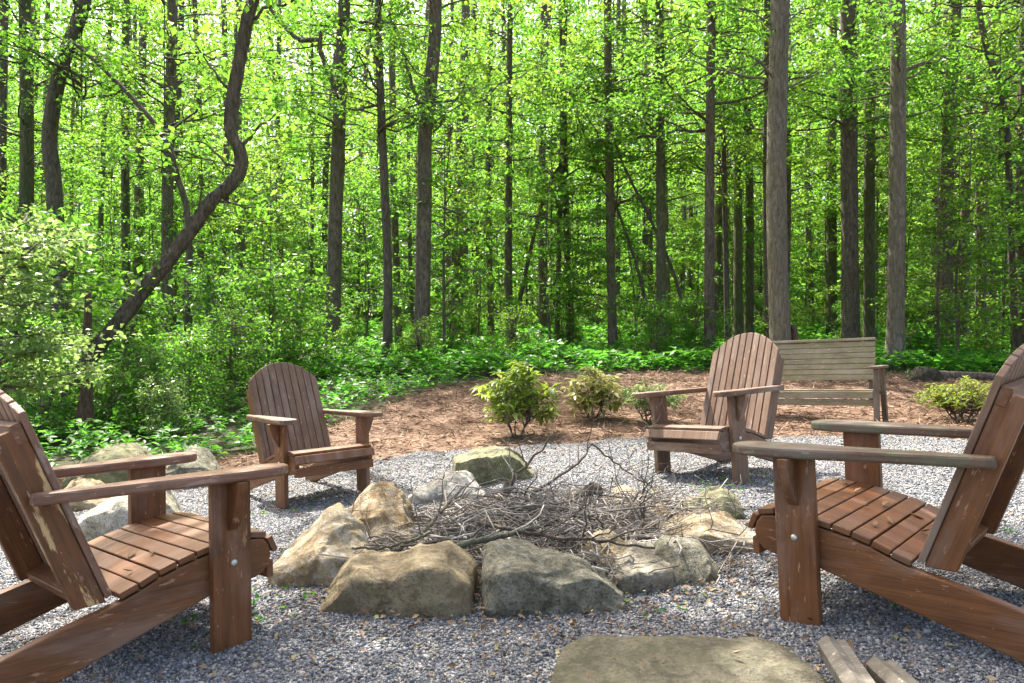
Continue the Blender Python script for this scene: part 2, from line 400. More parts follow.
# ---------------------------------------------------------------- ground sheets
EDGE = ([-30, -6, -4.6, -3.6, -2.9, -2.3, -1.4, 0, 4, 7, 12, 30], [5.0, 6.1, 6.4, 6.9, 7.5, 9.2, 11.4, 13.0, 13.4, 13.0, 12.0, 11.0])
def wood_edge(x): return np.interp(x, *EDGE)
GC = (0.35, 3.3)
def gravel_r(th):
    c, s_ = np.cos(th), np.sin(th)
    ry = np.where(s_ > 0, 4.1, 4.5); rx = np.where(c > 0, 5.6, 4.4)
    r = 1 / np.sqrt((c / rx) ** 2 + (s_ / ry) ** 2)
    return r * (1 + .03 * np.sin(5 * th + 1) + .02 * np.sin(11 * th) + .012 * np.sin(23 * th + 2) + .008 * np.sin(41 * th) + .006 * np.sin(67 * th + 1))
def in_gravel(x, y, m=1.0):
    th = np.arctan2(y - GC[1], x - GC[0]); return np.hypot(x - GC[0], y - GC[1]) < gravel_r(th) * m

def bumps(x, y):
    return .012 * np.sin(2.1 * x + 1.3 * y) + .010 * np.sin(3.7 * y - 1.9 * x + 2) + .006 * np.sin(7.3 * x + 5.1 * y)

def ground():
    def axis(lo, hi, a, b, step):
        core = np.arange(a, b + 1e-6, step); out = []; x = b; s_ = step
        while x < hi: s_ *= 1.18; x += s_; out.append(x)
        ne = []; x = a; s_ = step
        while x > lo: s_ *= 1.18; x -= s_; ne.append(x)
        return np.array(ne[::-1] + list(core) + out)
    xs = axis(-400, 400, -9, 11, .2); ys = axis(-60, 600, -1, 20, .2)
    X, Y = np.meshgrid(xs, ys); Z = g(X, Y) + np.where(Y > 12, 1, 0) * .05 * np.sin(X * .9) * np.sin(Y * .7)
    V = np.stack([X, Y, Z], -1).reshape(-1, 3); nx = len(xs)
    i = np.arange(len(ys) - 1)[:, None] * nx; j = np.arange(nx - 1)[None]
    Q = np.stack([i + j, i + j + 1, i + nx + j + 1, i + nx + j], -1).reshape(-1, 4)
    tag(link('ground', npmesh('ground', V, Q), M['floor']), kind='structure')
    def polar(name, c, rf, mat, lift, nr, nt, rough):
        th = np.linspace(0, 2 * np.pi, nt, endpoint=False); R = rf(th)
        u = np.linspace(0, 1, nr) ** .8
        X = c[0] + u[:, None] * R * np.cos(th); Y = c[1] + u[:, None] * R * np.sin(th)
        edge = np.clip((1 - u[:, None]) * R / .35, 0, 1)
        Z = g(X, Y) + lift + (bumps(X, Y) * rough + rough * .02) * edge
        Z[-1] -= .03 + lift
        V = np.stack([X, Y, Z], -1).reshape(-1, 3)
        i = np.arange(nr - 1)[:, None] * nt; j = np.arange(nt)[None]; j2 = (j + 1) % nt
        Q = np.stack([i + j, i + nt + j, i + nt + j2, i + j2], -1).reshape(-1, 4)
        tag(link(name, npmesh(name, V, Q), mat), kind='structure')
    def mulch_r(th):
        out = []
        c = (2.0, 7.0)
        for t in th:
            dx, dy = math.cos(t), math.sin(t); r = .5
            while r < 12:
                x, y = c[0] + r * dx, c[1] + r * dy
                if y > wood_edge(x) + .12 * math.sin(3 * x) + .08 * math.sin(7.7 * x) or x > 11.5 or x < -5.2 or y < 1.0: break
                r += .03
            out.append(r)
        return np.array(out)
    polar('mulch_bed', (2.0, 7.0), mulch_r, M['mulch'], .015, 70, 360, .8)
    polar('gravel_area', GC, gravel_r, M['gravel'], .035, 90, 360, 1.0)
ground()

def gz(x, y):
    """top of whatever sheet lies here"""
    x = np.asarray(x, float); y = np.asarray(y, float)
    a = g(x, y)
    th = np.arctan2(y - GC[1], x - GC[0]); R = gravel_r(th); d = R - np.hypot(x - GC[0], y - GC[1])
    zg = a + .035 + (bumps(x, y) + .02) * np.clip(d / .35, 0, 1)
    zm = a + .015 + (bumps(x, y) * .8 + .016)
    return np.where(d > 0, zg, np.where((y < wood_edge(x)) & (x > -5), zm, a))

# ---------------------------------------------------------------- chairs
CW, TT, PD, HA, TH = .341, .035, .134, .565, .035
def make_chair(pose, label, wm, arm_m, name='adirondack_chair', post_m=None, Ltot=.775, drop=.15):
    X, Y, h, a, ro, pi = pose
    a, ro, pi = [math.radians(v) for v in (a, ro, pi)]
    R = Matrix.Rotation(a, 4, 'Z') @ Matrix.Rotation(ro, 4, 'X') @ Matrix.Rotation(pi, 4, 'Y')
    root = empty(name, (0, 0, 0), label, 'chair', 'garden chairs around the fire pit')
    root.matrix_world = Matrix.Translation((X, Y, CAMZ - h)) @ R
    def side_outline():
        top = [(-.875, .055), (-.84, .105), (-.78, .140), (-.70, .168), (-.60, .196), (-.50, .220), (-.42, .238), (-.36, .258), (-.30, .284), (-.22, .308), (-.13, .328), (-.04, .342), (.03, .348)]
        nose = [(.065, .342), (.086, .318), (.094, .285), (.086, .25), (.062, .225), (.03, .215)]
        low = [(-.12, .194), (-.30, .141), (-.57, .062), (-.70, .022), (-.78, -.004), (-.855, -.004)]
        return top + nose + low
    for s in (-1, 1):
        mb = MB(); y = s * (CW - TT) if s < 0 else CW - 2 * TT
        mb.prism(side_outline(), (0, y, 0), (1, 0, 0), (0, 0, 1), (0, 1, 0), TT, grain=Vector((1, 0, .28)).normalized())
        mb.build('side_rail', wm, root, .005)
        mb = MB(); mb.box((-PD / 2, s * (CW - TT / 2), HA / 2 - .01), (PD, TT - .001, HA + .02), axis=2)
        post = mb.build('front_leg', wm, root, .004)
        # bolt head on the outer face
        V, Q = tube_arrays([(-.064, s * (CW - .001), .293), (-.064, s * (CW + .004), .293), (-.064, s * (CW + .008), .293)], [.0115, .0115, .006], 10)
        link('bolt', quads_mesh('bolt', V, Q), M['bolt'], post)
        mb = MB()
        tri = [(0, HA), (.074, HA), (.07, HA - .03), (.05, HA - .085), (.024, HA - .14), (0, HA - .165)]
        mb.prism([(p, q) for p, q in tri], (-.085, s * (CW + .0005), 0), (0, s, 0), (0, 0, 1), (1, 0, 0), .036, grain=(0, 0, 1))
        mb.build('arm_bracket', wm, root, .003)
        # arm: plan outline, wider in front with a rounded end
        outer = [(-.640, -.03), (-.62, -.02), (-.50, -.006), (-.30, .022), (-.12, .055), (-.04, .066), (.04, .069)]
        tip = [(.085, .064), (.115, .048), (.132, .022), (.136, 0), (.132, -.022), (.115, -.048), (.085, -.062)]
        inner = [(.04, -.068), (-.15, -.069), (-.45, -.0695), (-.625, -.0695), (-.640, -.062)]
        mb = MB()
        mb.prism([(p, s * q + s * CW) for p, q in outer + tip + inner], (0, 0, HA), (1, 0, 0), (0, 1, 0), (0, 0, 1), TH)
        mb.build('armrest', arm_m, root, .009)
        # back post (stile)
        d = Vector((-.371, 0, .929)).normalized(); n = Vector((-d.z, 0, d.x))
        if n.x > 0: n = -n
        mb = MB(); y0 = s * (CW - 2 * TT) - (TT if s > 0 else 0) * 1.0
        o = Vector((-.4335, y0 if s > 0 else -(CW - 2 * TT), .243))
        mb.prism([(-.0, 0), (Ltot - drop - .022, 0), (Ltot - drop - .022, .082), (.03, .082)], o, d, n, (0, 1, 0), TT - .001)
        bp = mb.build('back_post', (post_m if s < 0 and post_m else wm), root, .004)
        if s < 0 and post_m: bp['label'] = 'back post with yellowish bare scratches'
    # seat: slats across, following the rail curve round the nose
    path = [(-.405, .247), (-.36, .262), (-.30, .288), (-.22, .312), (-.13, .332), (-.04, .346), (.03, .352), (.068, .346), (.094, .318), (.100, .285), (.098, .262)]
    P = spline([(x, 0, z) for x, z in path], 200)
    L = np.concatenate([[0], np.cumsum(np.linalg.norm(np.diff(P, axis=0), axis=1))])
    seat = MB(); pos = 0.0; wid = .0575; gap = .005
    hw = CW - TT + .002
    while pos + wid < L[-1] + .03:
        p0 = np.array([np.interp(pos, L, P[:, k]) for k in range(3)]); p1 = np.array([np.interp(min(pos + wid, L[-1]), L, P[:, k]) for k in range(3)])
        d = Vector(p1 - p0).normalized(); n = Vector((-d.z, 0, d.x))
        if n.dot(Vector((.35, 0, 1))) < 0: n = -n
        seat_o = Vector(p0) + Vector((0, -hw + random.uniform(0, .004), 0)) + n * .002
        seat.prism([(0, 0), (wid, 0), (wid, .021), (0, .021)], seat_o, d, n, (0, 1, 0), 2 * hw - random.uniform(0, .006), grain=(0, 1, 0))
        pos += wid + gap
    seat.build('seat', wm, root, .0035)
    # front apron below the seat
    mb = MB(); mb.box((.090, 0, .234), (.024, 2 * hw - .004, .06), axis=1); 
    mb.build('apron', wm, root, .003)
    # back slats with an arched top, one slatted panel
    d = Vector((-.371, 0, .929)).normalized(); n = Vector((d.z, 0, -d.x))
    o = Vector((-.437, 0, .255)); back = MB(); N = 10; bw = .56; sw = bw / N
    def arch(y): return Ltot - drop * (abs(y) / (bw / 2)) ** 2.2
    for k in range(N):
        ya = -bw / 2 + k * sw + .0038; yb = ya + sw - .0076
        poly = [(0, ya), (arch(ya), ya), (arch((ya + yb) / 2), (ya + yb) / 2), (arch(yb), yb), (0, yb)]
        back.prism(poly, o, d, (0, 1, 0), n, .021 + random.uniform(-.001, .001))
    back.build('backrest', arm_m if arm_m is not M['chair_moss'] else M['chair_grey'], root, .003)
    # braces behind the slats
    for t, w_, th, nm in ((Ltot - drop - .05, .06, .03, 'upper_brace'), (.02, .03, .06, 'lower_brace')):
        mb = MB(); c = o + d * t - n * (th / 2 + .002)
        Rm = Matrix((( d.x, 0, n.x), (0, 1, 0), (d.z, 0, n.z)))
        mb.box(c, (w_, .545 if nm == 'upper_brace' else .468, th), Rm, axis=1)
        mb.build(nm, wm, root, .003)
    return root

CH = []
CH.append(make_chair((-1.135, 2.708, 1.044, 49.0, -2.34, .516), 'brown wooden garden chair with scratched bare patches on its back post, nearest on the left', M['chair'], M['chair_arm'], post_m=M['chair_worn'], Ltot=.70, drop=.09))
CH.append(make_chair((1.147, 2.74, .937, 136.0, -1.97, 1.9), 'brown wooden garden chair with mossy green armrests and dry leaves on its seat', M['chair'], M['chair_moss'], Ltot=.70, drop=.09))
CH.append(make_chair((-1.293, 5.197, 1.122, -46.2, .33, -1.76), 'weathered brown wooden garden chair standing beside the green ground cover, at the left rear', M['chair'], M['chair_grey']))
CH.append(make_chair((1.212, 4.887, .931, -143.0, 3.98, 1.22), 'grey brown wooden garden chair standing directly in front of the slatted bench', M['chair_grey'], M['chair_grey']))

# ---------------------------------------------------------------- bench
def make_bench():
    root = empty('garden_bench', (3.51, 8.57, .01), 'olive weathered slatted wooden bench on the mulch behind a chair', 'bench')
    root.rotation_euler = (0, math.radians(-2.2), math.radians(-38))
    W = 1.5
    mb = MB()
    d = Vector((0, .20, .98)).normalized(); n = Vector((0, -d.z, d.y))
    o = Vector((0, .19, .53)); hs = .058
    for k in range(7):
        c = o + d * (k * .0645 + .03); R = Matrix(((1, 0, 0), (0, n.y, d.y), (0, n.z, d.z)))
        mb.box(c, (W - .20, .024, hs), R, axis=0)
    mb.build('backrest', M['bench'], root, .003)
    mb = MB(); mb.box(o + d * .475, (W - .19, .05, .03), Matrix(((1, 0, 0), (0, n.y, d.y), (0, n.z, d.z)))); mb.build('top_rail', M['bench'], root, .004)
    mb = MB()
    for k in range(6):
        mb.box((0, -.24 + k * .07, .43 - .006 * k), (W - .06, .062, .024))
    mb.build('seat', M['bench'], root, .003)
    mb = MB(); mb.box((0, -.27, .385), (W - .06, .024, .075)); mb.build('front_rail', M['bench'], root, .004)
    mb = MB(); mb.box((0, -.255, .30), (W - .06, .024, .07)); mb.build('lower_rail', M['bench'], root, .004)
    for s in (-1, 1):
        x = s * (W / 2 + .0)
        for y0, y1, zt in ((-.30, -.22, .665), (.16, .05, .665)):
            mb = MB(); a = Vector((x, y0, -.03)); b = Vector((x, y1, zt)); dd = (b - a).normalized(); nn = Vector((1, 0, 0)); mm = dd.cross(nn)
            R = Matrix((nn, mm, dd)).transposed(); mb.box((a + b) / 2, (.05, .075, (b - a).length), R, axis=2)
            mb.build('leg', M['bench_dark'], root, .004)
        mb = MB(); mb.box((x + s * .01, -.10, .683), (.10, .46, .03), axis=1); mb.build('armrest', M['bench_dark'], root, .008)
        mb = MB(); mb.box((x - s * .15, .246, .62), (.04, .045, .78), Matrix.Rotation(math.radians(-11.5), 3, 'X'), axis=2); mb.build('back_post', M['bench_dark'], root, .004)
        mb = MB(); mb.box((x - s * .06, -.03, .392), (.035, .44, .045), axis=1); mb.build('seat_bearer', M['bench_dark'], root, .003)
make_bench()

# ---------------------------------------------------------------- rocks
_ico = {}
def ico(sub):
    if sub not in _ico:
        bm = bmesh.new(); bmesh.ops.create_icosphere(bm, subdivisions=sub, radius=1)
        bm.verts.ensure_lookup_table()
        _ico[sub] = (np.array([v.co[:] for v in bm.verts]), np.array([[v.index for v in f.verts] for f in bm.faces])); bm.free()
    return _ico[sub]

def rock(name, label, x0, x1, y0, y1, prof, mat, seed, front=.0, back=.0, p=4.2, cuts=12, rough=.012, sub=6, rz=0.0, cat='stone', group=None, base=None, taper=0.0):
    """stone filling x0..x1 by y0..y1, top heights prof [(u,h)] along x; front/back lower the top towards that side"""
    r = np.random.default_rng(seed)
    V, T = ico(sub); V = V.copy()
    nrm = (np.abs(V) ** p).sum(1) ** (1 / p); q = V / nrm[:, None]
    # cut facets in the unit box
    for k in range(cuts):
        n = r.normal(size=3); n[2] = abs(n[2]) * .8; n /= np.linalg.norm(n)
        sup = (q @ n).max(); dcut = sup * r.uniform(.66, .90)
        e = q @ n - dcut; msk = e > 0
        q[msk] -= e[msk][:, None] * n
    q /= np.abs(q).max(0)
    w_, dp = (x1 - x0) / 2, (y1 - y0) / 2; cx_, cy_ = (x0 + x1) / 2, (y0 + y1) / 2
    u = (q[:, 0] + 1) / 2; vv = (q[:, 1] + 1) / 2
    H = np.interp(u, [a for a, _ in prof], [b for _, b in prof])
    H = H * (1 - front * (1 - vv) ** 1.5 - back * vv ** 1.5)
    z = -.07 + (q[:, 2] + 1) / 2 * (H + .07)
    P = np.stack([q[:, 0] * w_ * (1 + taper * (.5 - vv)), q[:, 1] * dp, z], -1)
    Nn = V / np.linalg.norm(V, axis=1)[:, None]
    sd = seed * 7.31
    amp = np.array([noise.fractal(Vector((a * 4 + sd, b * 4, c * 4)), 1.0, 2.0, 3) * 1.6 + .8 * noise.ridged_multi_fractal(Vector((a * 9 + sd, b * 9, c * 9)), 1.0, 2.0, 3, 1.0, 2.0) - .9 for a, b, c in P])
    for k in range(5):
        n = r.normal(size=3); n /= np.linalg.norm(n); o_ = r.uniform(-.6, .6) * np.array([w_, dp, .1])
        wv = (P - o_) @ n + .018 * np.sin(P @ (r.normal(size=3) * 14) + r.random() * 6)
        amp = amp + np.clip(wv / .006, -1, 1) * r.uniform(.25, .75)
    P = P + Nn * (amp * rough)[:, None]
    o = link(name, npmesh(name, P, T), mat)
    o.location = (cx_, cy_, float(gz(cx_, cy_)) if base is None else base); o.rotation_euler = (0, 0, rz)
    tag(o, label, cat, group)
    return o

RK = 'stones around the fire pit'
TAN = rock_mat('stone_tan', (.44, .36, .23), (.25, .17, .085), (.58, .53, .43), (.13, .12, .035), .45, .55, .25)
PALE = rock_mat('stone_pale', (.52, .45, .33), (.36, .27, .15), (.66, .62, .54), (.20, .15, .06), .35, .6, .18)
BROWN = rock_mat('stone_brown', (.34, .275, .17), (.21, .16, .09), (.44, .40, .30), (.11, .12, .05), .45, .4, .35)
GREY = rock_mat('stone_grey', (.25, .235, .17), (.14, .135, .095), (.42, .41, .35), (.13, .13, .065), .25, .55, .5)
MOSSY = rock_mat('stone_mossy', (.26, .25, .14), (.16, .15, .08), (.40, .39, .28), (.10, .14, .025), .7, .4, .3)
WHITE = rock_mat('stone_white', (.56, .53, .48), (.40, .37, .32), (.68, .66, .62), (.20, .19, .13), .2, .6, .3)
ROUGHG = rock_mat('stone_grey_tan', (.36, .33, .26), (.22, .195, .145), (.48, .46, .40), (.15, .14, .07), .3, .5, .4)
SPECK = rock_mat('stone_speckled', (.62, .59, .52), (.42, .38, .27), (.72, .70, .66), (.10, .11, .09), .5, .5, .5)

rock('fire_pit_stone', 'tall pale angular stone with a peaked top at the left of the fire pit', -1.03, -.575, 3.0, 3.5, [(0, .17), (.12, .22), (.42, .35), (.55, .35), (.8, .26), (1, .17)], PALE, 3, front=.42, p=3.2, cuts=12, group=RK, cat='stone')
rock('fire_pit_stone', 'large tan stone with a mossy brown left side, behind the pale peaked stone', -.92, -.44, 3.52, 3.97, [(0, .15), (.3, .28), (.6, .31), (.8, .26), (1, .13)], rock_mat('stone_tan_brown', (.44, .36, .24), (.22, .145, .065), (.58, .52, .42), (.14, .095, .03), .75, .4, .25), 5, front=.3, cuts=9, group=RK, cat='stone')
rock('fire_pit_stone', 'wide brown stone with a bulging rounded right end, front of the fire pit', -.72, -.15, 2.66, 2.98, [(0, .14), (.25, .15), (.48, .145), (.62, .19), (.82, .19), (1, .12)], BROWN, 8, front=.05, p=10, cuts=2, group=RK, cat='stone')
rock('fire_pit_stone', 'grey lichen speckled block stone at the very front centre of the fire pit', -.095, .425, 2.62, 2.95, [(0, .175), (.3, .17), (.42, .14), (.75, .135), (.92, .125), (1, .095)], GREY, 13, front=.05, p=10, cuts=2, group=RK, cat='stone')
rock('fire_pit_stone', 'grey fissured stone beside the rounded greenish stone', .39, .66, 2.86, 3.2, [(0, .07), (.4, .13), (.8, .135), (1, .11)], ROUGHG, 17, front=.25, p=5, cuts=4, group=RK, cat='stone')
rock('fire_pit_stone', 'rounded greenish stone at the right front of the fire pit', .60, .845, 2.9, 3.25, [(0, .10), (.4, .125), (.75, .11), (1, .06)], GREY, 18, front=.15, p=2.6, cuts=3, group=RK, cat='stone')
rock('fire_pit_stone', 'small brown stone tucked behind the grey speckled block', .28, .56, 3.05, 3.35, [(0, .09), (.5, .15), (1, .12)], BROWN, 21, front=.2, cuts=8, group=RK, cat='stone')
rock('fire_pit_stone', 'flat topped pale stone at the right edge of the fire pit', .69, 1.15, 3.27, 3.65, [(0, .10), (.3, .125), (.7, .12), (1, .09)], PALE, 24, front=.2, p=4.5, cuts=8, group=RK, cat='stone')
rock('fire_pit_stone', 'wedge shaped stone with a yellow green mossy right side', .88, 1.26, 3.72, 4.1, [(0, .07), (.4, .13), (.6, .15), (1, .05)], MOSSY, 27, front=.3, cuts=9, group=RK, cat='stone')
rock('fire_pit_stone', 'small tan stone left of the mossy wedge stone', .64, .90, 3.55, 3.85, [(0, .08), (.5, .12), (1, .08)], TAN, 29, front=.3, cuts=9, group=RK, cat='stone')
rock('fire_pit_stone', 'low sunlit stone at the back right of the fire pit', .48, .9, 4.05, 4.4, [(0, .07), (.4, .12), (1, .05)], PALE, 31, front=.3, cuts=9, group=RK, cat='stone')
rock('fire_pit_stone', 'white stone with a low left end, at the back of the fire pit', -.70, -.13, 4.75, 5.1, [(0, .10), (.25, .11), (.45, .18), (.7, .17), (1, .06)], WHITE, 33, front=.2, p=2.8, cuts=6, group=RK, cat='stone')
rock('fire_pit_stone', 'mossy block stone with a flat top, farthest back from the fire pit', -.41, .16, 5.25, 5.75, [(0, .21), (.2, .25), (.8, .26), (1, .16)], MOSSY, 37, front=.05, p=5, cuts=7, group=RK, cat='stone')

BK = 'boulders by the left chair'
rock('boulder', 'big rounded mossy boulder at the edge of the ground cover', -3.75, -2.98, 5.9, 6.6, [(0, .20), (.25, .33), (.6, .36), (.85, .27), (1, .12)], MOSSY, 41, front=.15, p=2.6, cuts=7, cat='boulder', group=BK)
rock('boulder', 'low yellowish boulder in front of the big rounded mossy boulder', -3.62, -3.05, 5.45, 5.85, [(0, .14), (.4, .22), (.7, .2), (1, .08)], TAN, 43, front=.3, p=2.8, cuts=6, cat='boulder', group=BK)
rock('boulder', 'white boulder with dark blotches seen through the left chair', -2.42, -1.83, 3.85, 4.4, [(0, .26), (.3, .36), (.7, .37), (1, .22)], SPECK, 47, front=.25, p=3, cuts=9, cat='boulder', group=BK)
rock('boulder', 'grey green boulder with a sloping right side, by the left chair armrest tip', -2.92, -2.38, 5.95, 6.45, [(0, .2), (.3, .3), (.55, .26), (1, .05)], GREY, 49, front=.2, p=3, cuts=8, cat='boulder', group=BK)

rock('flagstone', 'flat greenish brown slab lying in the foreground gravel', .06, .89, 1.5, 2.24, [(0, .045), (.25, .04), (.5, .05), (.7, .045), (.88, .05), (1, .035)], rock_mat('stone_slab', (.225, .20, .135), (.14, .13, .082), (.33, .30, .235), (.10, .11, .05), .45, .4, .35), 52, p=14, cuts=0, rough=.006, taper=.45, rz=-.05, cat='stone')
rock('mossy_mound', 'dark mossy stump remnant at the edge of the ground cover behind the yellow green azalea', 6.55, 7.15, 11.9, 12.4, [(0, .12), (.3, .24), (.7, .22), (1, .08)], rock_mat('stump_mossy', (.06, .05, .03), (.03, .026, .018), (.12, .11, .07), (.05, .07, .02), .5, .3, .4), 55, p=2.6, cuts=5, cat='stump')

# fire pit bed of ash and soil
def pit():
    n = 72; th = np.linspace(0, 2 * np.pi, n, endpoint=False); u = np.linspace(0, 1, 12)
    R = 1 + .06 * np.sin(5 * th) + .04 * np.sin(9 * th + 1)
    X = .12 + u[:, None] * .85 * R * np.cos(th); Y = 3.75 + u[:, None] * .85 * R * np.sin(th)
    Z = gz(X, Y) + .03 * (1 - u[:, None] ** 2) + .004
    Z[-1] -= .03
    i = np.arange(11)[:, None] * n; j = np.arange(n)[None]; j2 = (j + 1) % n
    tag(link('fire_pit_soil', npmesh('fire_pit_soil', np.stack([X, Y, Z], -1).reshape(-1, 3), np.stack([i + j, i + n + j, i + n + j2, i + j2], -1).reshape(-1, 4)), M['ash']), kind='structure')
pit()

# ---------------------------------------------------------------- brush pile in the pit
def crooked(p0, p1, n, amp, r):
    t = np.linspace(0, 1, n)[:, None]; P = np.array(p0) * (1 - t) + np.array(p1) * t
    off = np.cumsum(r.normal(size=(n, 3)), 0); off -= off[0] * (1 - t) + off[-1] * t
    P = P + off * amp * np.linalg.norm(np.array(p1) - np.array(p0)) / n
    return P
def brush():
    r = np.random.default_rng(21); parts = []
    for k in range(950):
        cx_, cy_ = .14 + np.clip(r.normal(), -1.9, 1.9) * .40, 3.65 + np.clip(r.normal(), -2, 2) * .30
        a = r.normal() * .55 + (0 if r.random() < .75 else 1.4); L = r.uniform(.2, .85)
        rad = np.hypot((cx_ - .12) / .75, (cy_ - 3.62) / .75)
        zt = float(gz(cx_, cy_)) + max(.03, (.18 * (1 - rad ** 2)) * r.uniform(.1, 1.0))
        tl = r.normal() * .10
        dx, dy = math.cos(a) * L / 2, math.sin(a) * L / 2
        p0 = (cx_ - dx, cy_ - dy, max(zt - tl * L, float(gz(cx_ - dx, cy_ - dy)) + .01)); p1 = (cx_ + dx, cy_ + dy, max(zt + tl * L, float(gz(cx_ + dx, cy_ + dy)) + .01))
        P = crooked(p0, p1, 8, .35, r); r0 = r.uniform(.0016, .0058)
        parts.append(tube_arrays(P, np.linspace(r0, r0 * .45, 8), 5))
        for b in range(r.integers(0, 4)):
            i = r.integers(2, 7); e = P[i] + rdirs(1, .25, 1, r)[0] * L * r.uniform(.12, .35)
            parts.append(tube_arrays(crooked(P[i], e, 5, .35, r), np.linspace(r0 * .6, r0 * .25, 5), 4))
    V, Q = merge(parts); tag(link('brush_pile', quads_mesh('brush_pile', V, Q), M['twig']), 'tangled heap of thin dry grey twigs filling the fire pit', 'brush', kind='stuff')
    def stick(label, pts, r0, r1, mat, br=0, seed=0, name='dead_branch'):
        rr = np.random.default_rng(seed)
        P = spline(pts, 22); P[1:-1] += rr.normal(size=(20, 3)) * .0035; ps = [tube_arrays(P, np.linspace(r0, r1, 22), 8, .06, seed=seed)]
        for b in range(br):
            i = rr.integers(6, 21); d = P[min(i + 1, 21)] - P[i - 1]; d /= np.linalg.norm(d)
            e = P[i] + (d * .7 + rdirs(1, .3, .7, rr)[0]) * rr.uniform(.12, .32)
            rb = r0 + (r1 - r0) * i / 21
            B = crooked(P[i], e, 8, .3, rr); ps.append(tube_arrays(B, np.linspace(rb * .6, rb * .2, 8), 6))
            for c_ in range(2):
                k = rr.integers(3, 7); ps.append(tube_arrays(crooked(B[k], B[k] + (d + rdirs(1, .2, .9, rr)[0]) * .1, 5, .3, rr), np.linspace(rb * .3, rb * .15, 5), 4))
        V, Q = merge(ps); o = link(name, quads_mesh(name, V, Q), mat); tag(o, label, 'branch')
    A = lambda px, py, d: tuple(at(px, py, d))
    stick('thick lichen spotted branch lying on the front of the twig heap', [A(430, 556, 3.05), A(462, 545, 3.05), A(500, 536, 3.1), A(540, 526, 3.2)], .016, .010, M['birch'], 2, 1)
    stick('short pale lichen covered stick behind the grey speckled block', [A(513, 540, 3.1), A(523, 552, 3.02), A(527, 566, 2.98)], .016, .012, M['birch'], 0, 2)
    stick('long crooked dark branch rising over the back of the twig heap', [A(500, 520, 3.6), A(540, 490, 3.9), A(580, 462, 4.0), A(592, 444, 4.05)], .012, .004, M['bark_dark'], 5, 3)
    stick('arching thin dark branch above the right side of the twig heap', [A(592, 444, 4.05), A(622, 468, 4.0), A(652, 488, 3.9), A(668, 512, 3.7)], .006, .003, M['bark_dark'], 4, 4)
    stick('dark upright forked twig standing at the right of the heap', [A(648, 545, 3.4), A(643, 520, 3.45), A(641, 498, 3.5), A(650, 482, 3.5)], .009, .003, M['bark_dark'], 7, 5)
    stick('long grey branch slanting across the left of the heap', [A(392, 552, 3.15), A(425, 530, 3.3), A(447, 505, 3.6), A(466, 484, 3.9)], .011, .006, M['bark_grey'], 4, 6)
    stick('stubby dark broken branch leaning up behind the heap', [A(490, 520, 3.8), A(503, 500, 3.85), A(508, 482, 3.9)], .02, .013, M['bark'], 3, 7)
    stick('pair of curved pale shoots in front of the mossy block stone', [A(515, 488, 4.3), A(512, 470, 4.4), A(508, 455, 4.4)], .006, .004, M['twig'], 2, 8)
    stick('slender dark stick lying across the front of the heap', [A(480, 522, 3.25), A(530, 534, 3.1), A(590, 540, 3.05), A(655, 548, 3.0)], .010, .005, M['bark_dark'], 5, 9)
    stick('grey stick reaching out over the pale peaked stone', [A(352, 548, 3.05), A(392, 546, 3.05), A(430, 532, 3.2)], .005, .007, M['bark_grey'], 2, 10)
    stick('thin twig lying on the gravel at the right of the pit', [A(612, 588, 2.96), A(650, 590, 2.92), A(700, 585, 2.95), A(770, 580, 2.95)], .006, .003, M['bark_dark'], 2, 11)
    stick('thin curved root lying on the gravel under the left chair', [A(110, 640, 2.78), A(150, 646, 2.7), A(200, 640, 2.75), A(238, 632, 2.8)], .006, .004, M['bark_grey'], 1, 12)
    # charred log end
    P = [A(575, 500, 4.25), A(594, 492, 4.05)]
    V, Q = tube_arrays(spline(P, 8), [.055] * 8, 14, .05, seed=4); tag(link('log', quads_mesh('log', V, Q), M['bark_dark']), 'short dark log with a charred cut end at the back of the pit', 'log')
    for lab, a, b, w_ in (('weathered grey split log end beside the foreground slab', A(832, 646, 2.2), A(868, 720, 1.85), .085), ('smaller grey split log lying right of the other split log', A(880, 672, 2.05), A(930, 735, 1.78), .08)):
        a = Vector(a); b = Vector(b); b.z = G(b.x, b.y) + .09; a.z = float(gz(a.x, a.y)) + .032
        d = (b - a).normalized(); n = Vector((0, 0, 1)); s_ = d.cross(n).normalized(); n = s_.cross(d)
        mb = MB(); L = (b - a).length
        mb.prism([(-w_ / 2, -.03), (w_ / 2 - .01, -.045), (w_ / 2, .008), (.016, .03), (-.014, .016), (-w_ / 2 + .006, .02)], a, s_, n, d, L, grain=d)
        o = mb.build('split_log', M['firewood'], None, .0015)
        tag(o, lab, 'log')
    # fallen log at the right edge of the mulch
    P = spline([(7.0, 12.3, G(7.0, 12.3) + .10), (7.8, 12.15, G(7.8, 12.15) + .09), (8.6, 12.0, G(8.6, 12) + .08), (9.4, 12.1, G(9.4, 12.1) + .07)], 24)
    V, Q = tube_arrays(P, np.linspace(.075, .045, 24), 12, .08, seed=9); tag(link('fallen_log', quads_mesh('fallen_log', V, Q), M['bark_dark']), 'long dark fallen log along the ground cover edge on the right', 'log')
brush()

